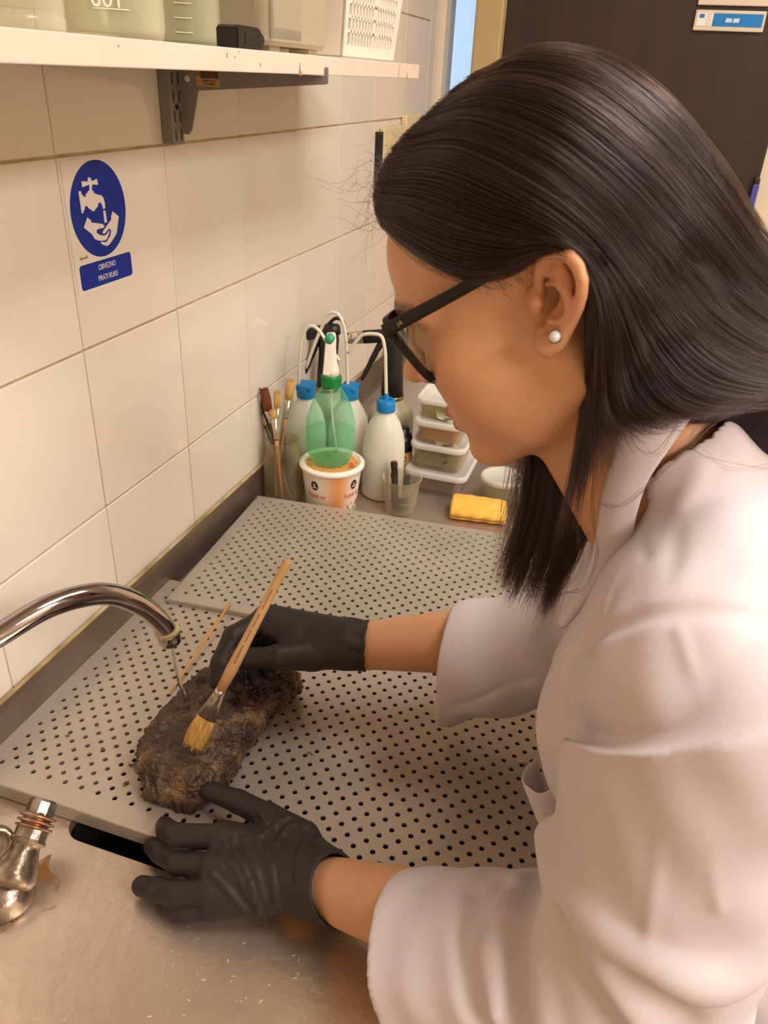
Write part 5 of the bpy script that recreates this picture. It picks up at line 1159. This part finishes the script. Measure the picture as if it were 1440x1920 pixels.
# ================================================================ LAB COAT
m_coat = mat('white_cotton', '#cbc1c6', .85, spec=.15, bump=.05, bump_scale=1400)
CUF_L = np.array([.502, -.339, .946]); CUF_R = np.array([.458, -.050, 1.000])
def ysc(P, s): Q = P.copy(); Q[:, 1] = (Q[:, 1]+.155)/s-.155; return Q
SL2 = np.array([.668, -.322, 1.255]); SR2 = np.array([.668, .010, 1.255])
EL2 = np.array([.662, -.352, 1.020]); ER2 = np.array([.612, .002, 1.050])
uf = (CUF_L-EL2)/np.linalg.norm(CUF_L-EL2); ur = (CUF_R-ER2)/np.linalg.norm(CUF_R-ER2)
cut_r = ur+np.array([.0, .30, .22]); cut_r /= np.linalg.norm(cut_r); cut_l = uf+np.array([0, .0, -.06]); cut_l /= np.linalg.norm(cut_l)
def coat_torso(P):
    Q = ysc(P, 1.22)
    d = s_poly(Q, [(.705, -.155, 1.13), (.80, -.155, .93), (.86, -.155, .62)], [.130, .150, .165], .05)
    for s in (-1, 1): d = smin(d, s_ell(P, (.622, -.155+s*.098, 1.165), (.058, .062, .095)), .035)
    d = smin(d, s_cap(P, SL2+[.0, .02, .0], SR2-[.0, .02, .0], .066), .05)
    for S in (SL2, SR2): d = smin(d, s_cap(P, NB+np.array([.045, 0, -.015]), S, .060, .058), .04)
    d = smin(d, s_cap(P, NB+np.array([.030, 0, -.03]), NB+np.array([.004, 0, .030]), .074, .066), .014)
    return d
def sleeve_l(P): return smin(s_cap(P, SL2, EL2, .072, .073), s_cap(P, EL2, CUF_L, .070, .0610), .02)
def coat_base(P):
    P = P.astype(np.float32); d = coat_torso(P)
    d = smin(d, sleeve_l(P), .022)
    d = smin(d, smin(s_cap(P, SR2, ER2, .070, .066), s_cap(P, ER2, CUF_R, .066, .0625), .02), .03)
    return d
def tr(pts, fn=coat_base, n=0):
    if n: pts = catmull([(x, y, 0) for x, y in pts], n)[:, :2]
    return [trace(fn, x, y) for x, y in pts]
SEAM = tr([(1075, 1395), (1064, 1300), (1074, 1240), (1112, 1190), (1180, 1160), (1260, 1143), (1350, 1141), (1438, 1152), (1500, 1168)], coat_base, 50)
FOLD = tr([(1066, 1392), (1100, 1402), (1160, 1412), (1230, 1410), (1300, 1396), (1355, 1362), (1400, 1318), (1440, 1268), (1490, 1200)], sleeve_l, 60)
BAND = tr([(1024, 1566), (1042, 1620), (1074, 1682), (1130, 1742), (1200, 1792), (1280, 1832), (1350, 1842), (1410, 1812), (1470, 1745)], sleeve_l, 40)
GROOVES = [(tr(g, sleeve_l), a, s) for g, a, s in (
    ([(1012, 1630), (990, 1710), (973, 1790), (971, 1918)], .0150, .0095), ([(1062, 1712), (1078, 1790), (1112, 1860), (1150, 1925)], .0105, .0095),
    ([(893, 1672), (870, 1742), (878, 1840), (905, 1922)], .0120, .0085), ([(940, 1655), (910, 1700), (900, 1735)], .0090, .008),
    ([(1190, 1830), (1230, 1880), (1280, 1925)], .0080, .011), ([(800, 1660), (790, 1760), (800, 1880)], .0018, .014))]
RIDGES = [(tr(g, sleeve_l), a, s) for g, a, s in (
    ([(1040, 1660), (1022, 1730), (1016, 1810), (1024, 1920)], .0095, .011), ([(930, 1690), (920, 1780), (930, 1900)], .0070, .012), ([(1090, 1735), (1130, 1830), (1190, 1920)], .0050, .012),
    ([(1275, 1185), (1302, 1275), (1336, 1375)], .0020, .0035), ([(1262, 1425), (1240, 1560), (1212, 1775)], .0022, .0035), ([(1290, 1425), (1322, 1540), (1347, 1700)], .0018, .0035))]
TGR = [(tr(g, coat_torso), a, s) for g, a, s in (
    ([(1266, 1000), (1262, 1060), (1258, 1128)], .0025, .006), ([(1198, 1005), (1206, 1030), (1212, 1048)], .0020, .004), ([(1160, 1088), (1142, 1115), (1132, 1146)], -.0022, .0035), ([(1010, 1250), (1035, 1330), (1060, 1390)], .004, .010), ([(1310, 880), (1300, 905), (1275, 950)], -.0035, .008))]

# fold surface across the upper arm: a plane holding the fold line, seen edge-on along the arm's radius
axm = lambda p: SL2+(EL2-SL2)*np.clip(((p-SL2)@(EL2-SL2))/((EL2-SL2)@(EL2-SL2)), 0, 1)
HEM = tr([(845, 1326), (870, 1318), (905, 1304), (950, 1287), (1000, 1268)], coat_base, 30); HEM2 = tr([(850, 1345), (878, 1335), (910, 1322), (955, 1304), (1000, 1286)], coat_base, 30)
def fold_side(P, line, axis_a, axis_b):
    """signed distance along the sleeve axis from the fold line (positive towards the hand end)"""
    L = np.array(line); u = (axis_b-axis_a)/np.linalg.norm(axis_b-axis_a); best = None; val = np.zeros(len(P), np.float32)
    D = np.stack([np.linalg.norm(P-p.astype(np.float32), axis=1) for p in L], 1); w_ = 1/(D**4+6e-8); w_ /= w_.sum(1, keepdims=True)
    return (P@u.astype(np.float32))-(w_*(L@u)).sum(1), D.min(1)
def smooth(x, a, b): t = np.clip((x-a)/(b-a), 0, 1); return t*t*(3-2*t)
def coat_sdf(P):
    P = P.astype(np.float32); T = coat_torso(P); SL = sleeve_l(P)
    near = (SL < .05) & (SL > -.06)
    if near.any():
        Q = P[near]; s, dm = fold_side(Q, FOLD, SL2, EL2); g = np.exp(-(np.maximum(dm-.05, 0)/.03)**2)
        disp = .0060*np.exp(-((s+.055)/.026)**2)*g
        db = dist_line(Q, BAND); disp += .0230*np.exp(-(db/.0105)**2)
        for L, a, w_ in GROOVES: disp -= a*np.exp(-(dist_line(Q, L)/w_)**2)
        for L, a, w_ in RIDGES: disp += a*np.exp(-(dist_line(Q, L)/w_)**2)
        disp += .0016*np.sin(Q[:, 2]*95+Q[:, 0]*40)*np.sin(Q[:, 0]*70-Q[:, 1]*55)
        SL[near] -= disp; b_ = SL[near]
        up_ = b_+.0095*np.exp(-(np.minimum(s, 0)/.018)**2)*g; lw_ = smax(b_-.0120*np.exp(-np.maximum(s, 0)/.050)*g, -(s+.001), .0032)
        SL[near] = smin(up_, lw_, .0018)
    nt_ = (T < .03) & (T > -.04)
    if nt_.any():
        Q = P[nt_]; disp = .0022*np.sin(Q[:, 2]*60+Q[:, 1]*50)*np.sin(Q[:, 0]*55)
        for L, a, w_ in TGR: disp -= a*np.exp(-(dist_line(Q, L)/w_)**2)
        T[nt_] -= disp
    d = smin(T, SL, .016)
    near = np.abs(d) < .02
    if near.any():
        q = dist_line(P[near], SEAM); d[near] += .0062*np.exp(-(q/.0052)**2)
    RS = smin(s_cap(P, SR2, ER2, .070, .066), s_cap(P, ER2, CUF_R, .066, .0625), .02)
    RS = RS-.003*np.sin(P[:, 0]*70+P[:, 2]*60)*np.exp(-(np.maximum(RS, 0)/.02)**2)
    nr_ = np.abs(RS) < .02
    if nr_.any():
        RS[nr_] += .0022*np.exp(-(dist_line(P[nr_], HEM)/.0035)**2)-.0020*np.exp(-(dist_line(P[nr_], HEM2)/.009)**2)
    d = smin(d, RS, .03)
    # open sleeve ends
    for c, u, n_, r0, r1 in ((CUF_L, uf, cut_l, .0575, .0590), (CUF_R, ur, cut_r, .058, .0605)):
        near = s_cap(P, c-u*.05, c+u*.10, .085)
        cut = s_plane(P, c, n_); d = np.where(near < 0, smax(d, cut, .002), d)
        d = smax(d, -s_cap(P, c-u*.09, c+u*.06, r0-.016, r1), .002)
    # neck opening
    d = smax(d, -s_poly(P, [NB+np.array([-.085, 0, -.16]), NB+np.array([-.045, 0, -.05]), NB+np.array([-.01, 0, .02]), NB+np.array([-.04, 0, .11])], [.028, .052, .0575, .060]), .004)
    return d
me, V = sdf_mesh('coat_body', coat_sdf, (.38, -.47, .62), (1.06, .16, 1.40), .0026)
LC = bpy.data.objects.new('lab_coat', None); C.objects.link(LC); LC.parent = PER; LC.matrix_parent_inverse = Matrix.Translation(-PER.location); LC['label'] = 'white long sleeved lab coat'
link('coat_body', me, m_coat, LC)
def sheet(name, A, B, m, parent, n=24, rows=7, thick=.0022, bulge=0, wave=0):
    """cloth sheet between two edge polylines of 3D points"""
    A, B = catmull(A, n), catmull(B, n); bm = bmesh.new(); G = []
    for j in range(rows):
        t = j/(rows-1); R_ = A*(1-t)+B*t
        nrm = np.cross(A[n//2]-A[n//2-1], B[n//2]-A[n//2]); nrm = nrm/np.linalg.norm(nrm)
        if nrm@(CAM-R_[n//2]) < 0: nrm = -nrm
        R_ = R_+nrm*bulge*math.sin(math.pi*t); G.append([bm.verts.new(tuple(p)) for p in R_])
    for a, b in zip(G, G[1:]):
        for i in range(n-1): bm.faces.new((a[i], a[i+1], b[i+1], b[i]))
    bmesh.ops.recalc_face_normals(bm, faces=bm.faces); me = bpy.data.meshes.new(name); bm.to_mesh(me); bm.free()
    o = link(name, me, m, parent, True); s = o.modifiers.new('s', 'SOLIDIFY'); s.thickness = thick; s.offset = 0
    sb = o.modifiers.new('b', 'SUBSURF'); sb.levels = sb.render_levels = 1; return o
# near lapel of the collar: from the neck down to the fold at the chest, its free outer edge standing off the shoulder
inner = [atd(1205, 770, .508), atd(1165, 800, .505), atd(1148, 860, .520), atd(1130, 920, .535), atd(1118, 1000, .552), atd(1098, 1080, .572), atd(1045, 1165, .60)]
outer = [atd(1330, 740, .492), atd(1292, 790, .493), atd(1250, 850, .500), atd(1214, 905, .514), atd(1194, 965, .528), atd(1172, 1035, .550), atd(1060, 1180, .59)]
sheet('collar_lapel', inner, outer, m_coat, LC, bulge=.004, thick=.003)
mir = lambda L: [np.array([p[0], -.31-p[1], p[2]]) for p in L]
sheet('collar_lapel', mir(inner), mir(outer), m_coat, LC, bulge=.004, thick=.003)
# breast pocket gaping open as she bends
base_p = atd(1040, 1500, .585)
pf = [atd(1006, 1420, .630), atd(984, 1440, .612), atd(979, 1462, .596), atd(994, 1478, .584), atd(1014, 1487, .580), atd(1040, 1474, .578), atd(1072, 1450, .580)]
pb = [atd(1030, 1515, .630), atd(1024, 1530, .612), atd(1018, 1560, .600), atd(1026, 1562, .592), atd(1036, 1556, .588), atd(1056, 1532, .586), atd(1084, 1490, .588)]
sheet('breast_pocket', pf, pb, m_coat, LC, thick=.0020)
# ================================================================ HAIR
HEC, HEA = np.array([-.0016, 0, -.0031]), np.array([.1274, .086, .1533])
def on_ell(px, py, s=1.0):
    r = ray(px, py); a = HEA*s; dl = (HB@r)/a; ol = (HB@(CAM-HO)-HEC)/a
    A_, B_, C_ = dl@dl, ol@dl, ol@ol-1; D = B_*B_-A_*C_
    t = (-B_-math.sqrt(D))/A_ if D > 0 else -B_/A_
    p = CAM+r*t
    if D <= 0:
        h = (p-HO)@HB.T; q = (h-HEC)/a; p = HO+(HEC+q/np.linalg.norm(q)*a)@HB
    return p
def guide(pts, n=32):
    return catmull([on_ell(p[0], p[1], .995) if len(p) == 2 else atd(*p) for p in pts], n)
GA = [guide(g) for g in (
    [(714, 416), (752, 456), (820, 504), (890, 526), (955, 514), (1015, 474), (1075, 484), (1104, 545), (1110, 640), (1104, 740, .505), (1092, 830, .515), (1072, 930, .54), (1040, 1050, .58)],
    [(708, 398), (760, 425), (850, 465), (940, 480), (1030, 458), (1090, 490), (1118, 560), (1124, 660), (1120, 750, .497), (1112, 830, .508), (1104, 920, .528)],
    [(702, 372), (790, 392), (890, 428), (985, 448), (1062, 462), (1112, 515), (1136, 600), (1140, 690), (1150, 760, .482), (1185, 800, .474), (1230, 806, .470)],
    [(704, 345), (800, 345), (920, 390), (1040, 438), (1110, 500), (1150, 590), (1176, 690), (1215, 760, .470), (1270, 790, .465), (1340, 775, .462)],
    [(718, 312), (830, 305), (960, 362), (1080, 440), (1150, 530), (1205, 635), (1270, 715, .462), (1360, 752, .458), (1470, 752, .458)],
    [(735, 282), (860, 268), (1000, 332), (1110, 420), (1190, 520), (1260, 615), (1340, 690, .460), (1430, 722, .460), (1510, 730, .462)],
    [(765, 248), (880, 228), (1020, 282), (1140, 380), (1230, 485), (1310, 585), (1410, 655, .465), (1520, 690, .468)],
    [(798, 218), (900, 193), (1040, 232), (1170, 330), (1270, 440), (1352, 540, .470), (1440, 610, .474), (1530, 650, .476)],
    [(838, 183), (940, 155), (1070, 184), (1200, 282), (1306, 402, .455), (1390, 500, .471), (1470, 570, .484), (1540, 610, .488)],
    [(872, 155), (980, 120), (1100, 136), (1220, 224), (1326, 345, .459), (1408, 455, .479), (1480, 535, .490), (1550, 580, .494)],
    [(892, 142), (1000, 102), (1118, 106), (1230, 180), (1334, 300, .466), (1412, 425, .487), (1482, 510, .497), (1550, 560, .500)])]
def mirror(G):
    out = []
    for g in G:
        h = (g-HO)@HB.T; h[:, 1] *= -1; out.append(HO+h@HB)
    return out
GB = [guide(g) for g in (
    [(1006, 640, .635), (998, 760, .635), (992, 860, .635), (976, 950, .642), (952, 1040, .650), (934, 1096, .655)],
    [(1032, 620, .625), (1022, 760, .625), (1014, 870, .625), (998, 970, .635), (970, 1060, .645), (946, 1118, .650)],
    [(1060, 620, .62), (1045, 760, .62), (1035, 880, .62), (1018, 990, .63), (990, 1080, .64), (965, 1140, .645)],
    [(1095, 640, .615), (1085, 780, .615), (1075, 900, .615), (1058, 1000, .622), (1030, 1090, .632), (1008, 1155, .64)],
    [(1130, 680, .61), (1122, 800, .61), (1112, 910, .61), (1095, 1000, .617), (1060, 1080, .628), (1035, 1160, .636)])]
m_hair = bpy.data.materials.new('dark_brown_hair'); m_hair.use_nodes = True; nt = m_hair.node_tree; nt.nodes.remove(nt.nodes['Principled BSDF'])
hb_ = nt.nodes.new('ShaderNodeBsdfHairPrincipled'); hb_.parametrization = 'COLOR'
hi_ = nt.nodes.new('ShaderNodeHairInfo'); rp = nt.nodes.new('ShaderNodeValToRGB'); e = rp.color_ramp.elements
e[0].position = 0; e[0].color = (.003, .002, .0018, 1); e[1].position = 1; e[1].color = (.034, .019, .015, 1); k = e.new(.55); k.color = (.009, .0058, .005, 1)
nt.links.new(hi_.outputs['Random'], rp.inputs[0]); nt.links.new(rp.outputs[0], hb_.inputs['Color'])
hb_.inputs['IOR'].default_value = 1.42; hb_.inputs['Roughness'].default_value = .19; hb_.inputs['Radial Roughness'].default_value = .30; hb_.inputs['Random Roughness'].default_value = .3
nt.links.new(hb_.outputs[0], nt.nodes['Material Output'].inputs[0])
m_hbase = mat('hair_underlayer', (.012, .008, .007, 1), .6, spec=.3)
def strands(name, sets, parent):
    """sets: list of (guides, count, clumps, layer lo, layer hi, wander, radius, t range)"""
    ALL = []; RAD = []
    for G, N, NC, lo, hi, wand, rad, (ta, tb), cut in sets:
        G = np.array(G); ng = len(G); ct = RNG.uniform(ta, tb, NC)*(ng-1); ci = RNG.integers(0, NC, N); t = np.clip(ct[ci]+RNG.normal(0, .16, N), ta*(ng-1), tb*(ng-1)-1e-6)
        i = np.minimum(t.astype(int), ng-2); u = (t-i)[:, None, None]; S = G[i]*(1-u)+G[i+1]*u                 # (N,32,3)
        n = S.shape[1]; x = np.linspace(0, 1, n)
        cen = HO+np.array([-.01, 0, .02])@HB; rd = S-cen; rd /= np.linalg.norm(rd, axis=2, keepdims=True)
        cl = RNG.uniform(lo, hi, NC)[ci]+RNG.uniform(-.0015, .0015, N)
        S = S+rd*(cl[:, None, None]*np.clip(x*6, .25, 1)[None, :, None])
        # clump wander: smooth random curves shared inside a clump, plus a little of each strand's own
        def wob(M, amp, f):
            ph = RNG.uniform(0, 6.28, (M, 3, 3)); fr = RNG.uniform(.6, 1.4, (M, 3, 3))*f
            return amp*sum(np.sin(x[None, :, None]*6.28*fr[:, k][:, None, :]*(k+1)*.5+ph[:, k][:, None, :])/(k+1) for k in range(3))
        gw = (x**1.2)[None, :, None]
        S = S+wob(NC, wand, 1.0)[ci]*(.25+.75*gw)+wob(N, wand*.30, 1.6)*(.2+.8*gw)
        # random lengths
        c = RNG.uniform(cut, 1, N); xs = x[None]*c[:, None]*(n-1); a = np.minimum(xs.astype(int), n-2); f_ = (xs-a)[..., None]
        S = np.take_along_axis(S, a[..., None], 1)*(1-f_)+np.take_along_axis(S, a[..., None]+1, 1)*f_
        ALL.append(S); r = rad*(1-.75*np.clip((x-.6)/.4, 0, 1))[None]*RNG.uniform(.7, 1.2, N)[:, None]; RAD.append(np.broadcast_to(r, (N, n)))
    hc = bpy.data.hair_curves.new(name); sizes = [a.shape[1] for a in ALL for _ in range(len(a))]; hc.add_curves(sizes)
    P = np.concatenate([a.reshape(-1, 3) for a in ALL]).astype(np.float32); R_ = np.concatenate([r.reshape(-1) for r in RAD]).astype(np.float32)
    hc.position_data.foreach_set('vector', P.ravel()) if hasattr(hc, 'position_data') else hc.points.foreach_set('position', P.ravel())
    at_ = hc.attributes.get('radius') or hc.attributes.new('radius', 'FLOAT', 'POINT'); at_.data.foreach_set('value', R_)
    hc.materials.append(m_hair); o = bpy.data.objects.new(name, hc); C.objects.link(o); o.parent = parent; tag(o, kind='stuff'); return o
# underlayer: scalp cap behind the hairline and the mass falling over the nape and back
HL_U = np.array([-.10, -.06, -.03, .040, .050, .062, .075, .090, .11, .2]); HL_F = np.array([-.085, -.07, -.055, -.050, -.010, .030, .055, .078, .13, .2])
def hair_sdf(P):
    H = w2h(P.astype(np.float32)); q = (H-HEC.astype(np.float32)); d = s_ell(H, HEC, HEA*.93)
    gl = np.interp(H[:, 2], HL_U, HL_F).astype(np.float32)+.10*np.maximum(0, .055-np.abs(H[:, 1]))*(H[:, 2] > .03)
    d = smax(d, (H[:, 0]-gl)*.8, .008)
    d = smax(d, -.055-H[:, 2]*1.0, .02)
    Q = P.copy(); Q[:, 1] = (Q[:, 1]+.155)/1.35-.155
    n = s_poly(Q.astype(np.float32), [h2w((-.045, 0, .03)), h2w((-.062, 0, -.025)), np.array([.680, -.155, 1.378]), np.array([.725, -.155, 1.352])], [.050, .044, .030, .020], .03)
    d = smin(d, n, .02)
    d = smin(d, s_poly(P, [atd(1150, 560, .535), atd(1165, 660, .525), atd(1190, 720, .515), atd(1300, 735, .50)], [.016, .018, .018, .020], .01), .02)
    d = smin(d, s_poly(P, [atd(1075, 700, .622), atd(1066, 860, .624), atd(1052, 960, .630), atd(1030, 1030, .637)], [.012, .0115, .009, .003]), .006)
    return d
me, V = sdf_mesh('hair', hair_sdf, (.36, -.31, 1.12), (.86, .02, 1.60), .0035)
HR = part('hair', me, m_hbase, label='long dark brown hair tucked behind the ear')
FULL = (0, 1)
strands('hair_strands', [
    (GA, 9500, 380, -.014, .004, .0026, .00017, FULL, .82), (mirror(GA), 3500, 160, -.012, .003, .0022, .00019, FULL, .85),
    (GB, 3600, 80, -.010, .008, .0030, .00017, FULL, .74), ([g-ROT[0]*.012 for g in GB[:2]], 160, 60, -.004, .006, .006, .00011, FULL, .6), (GA[:3], 900, 40, -.004, .004, .0035, .00015, FULL, .75),
    (GA, 500, 500, .000, .007, .0040, .00009, FULL, .5)], HR)
# loose single hairs: forehead frizz and curls over the shoulder
def loose(name, lst, parent, rad):
    hc = bpy.data.hair_curves.new(name); hc.add_curves([len(p) for p in lst]); P = np.concatenate(lst).astype(np.float32)
    hc.position_data.foreach_set('vector', P.ravel()) if hasattr(hc, 'position_data') else hc.points.foreach_set('position', P.ravel())
    at_ = hc.attributes.get('radius') or hc.attributes.new('radius', 'FLOAT', 'POINT'); at_.data.foreach_set('value', np.full(len(P), rad, np.float32))
    hc.materials.append(m_hair); o = bpy.data.objects.new(name, hc); C.objects.link(o); o.parent = parent; tag(o, kind='stuff'); return o
fr = []
for k in range(70):     # short sideburn wisps in front of the ear
    x0 = RNG.uniform(875, 985); y0 = np.interp(x0, [875, 930, 985], [522, 526, 500]); p = trace(body_sdf, x0, y0, .3, .8)+(CAM-HO)*.003; h = (p-HO)@HB.T; a_ = RNG.normal(0, .5); L = RNG.uniform(.006, .015)
    fr.append(np.array([HO+(h+np.array([-.35+a_*.5, .12, -1])*L*u+np.array([math.sin(u*6+k), 0, math.cos(u*5+k)*.5])*L*.18*u)@HB for u in np.linspace(0, 1, 10)]))
for k in range(170):
    y0 = RNG.uniform(255, 425); x0 = np.interp(y0, [250, 300, 340, 380, 425], [765, 730, 712, 706, 712])+RNG.uniform(0, 22); p = on_ell(x0, y0, .985); h = (p-HO)@HB.T
    h[1] = RNG.uniform(-.045, .05); L = RNG.uniform(.010, .030)*(1.5 if RNG.random() < .18 else 1); d = np.array([.9, RNG.normal(0, .4), RNG.normal(.05, .55)]); d /= np.linalg.norm(d); c_ = RNG.normal(0, 1, 3); pts = []
    for u in np.linspace(0, 1, 14): pts.append(HO+(h+d*L*u+c_*L*.35*u*u+np.array([0, 0, 1])*L*.25*math.sin(u*5+k))@HB)
    fr.append(np.array(pts))
for k in range(60):     # thin arcs springing from the parting over the far side of the crown
    u = RNG.uniform(0, 1); a = on_ell(870+130*u+RNG.uniform(-20, 20), 150-45*u, 1.0); m_ = on_ell(800+60*u+RNG.uniform(-12, 12), 188-22*u, 1.012); b = on_ell(760+RNG.uniform(-14, 30), 235+RNG.uniform(-10, 40), 1.0)
    for q, l in ((a, -.01), (m_, -.03), (b, -.045)):
        h = (q-HO)@HB.T; h[1] = l+RNG.normal(0, .006); q[:] = HO+h@HB
    fr.append(catmull([a, m_, b], 20))
for pts, n in (([(1450, 735, .450), (1340, 792, .455), (1290, 842, .462), (1230, 900, .478), (1165, 950, .500), (1128, 944, .515)], 7), ([(1450, 880, .455), (1370, 870, .462), (1310, 848, .466), (1297, 818, .463), (1340, 780, .458)], 4),
               ([(1180, 770, .480), (1190, 830, .490), (1225, 850, .49), (1270, 800, .47)], 6), ([(1100, 860, .512), (1085, 960, .54), (1088, 1060, .555), (1055, 1100, .58), (1010, 1090, .6)], 6), ([(1115, 850, .51), (1112, 960, .535), (1118, 1040, .55), (1095, 1100, .57), (1050, 1115, .59)], 6)):
    for j in range(n): fr.append(catmull([atd(x+RNG.normal(0, 4), y+RNG.normal(0, 4), z+RNG.normal(0, .003)) for x, y, z in pts], 26))
loose('loose_hairs', fr, HR, .00007)
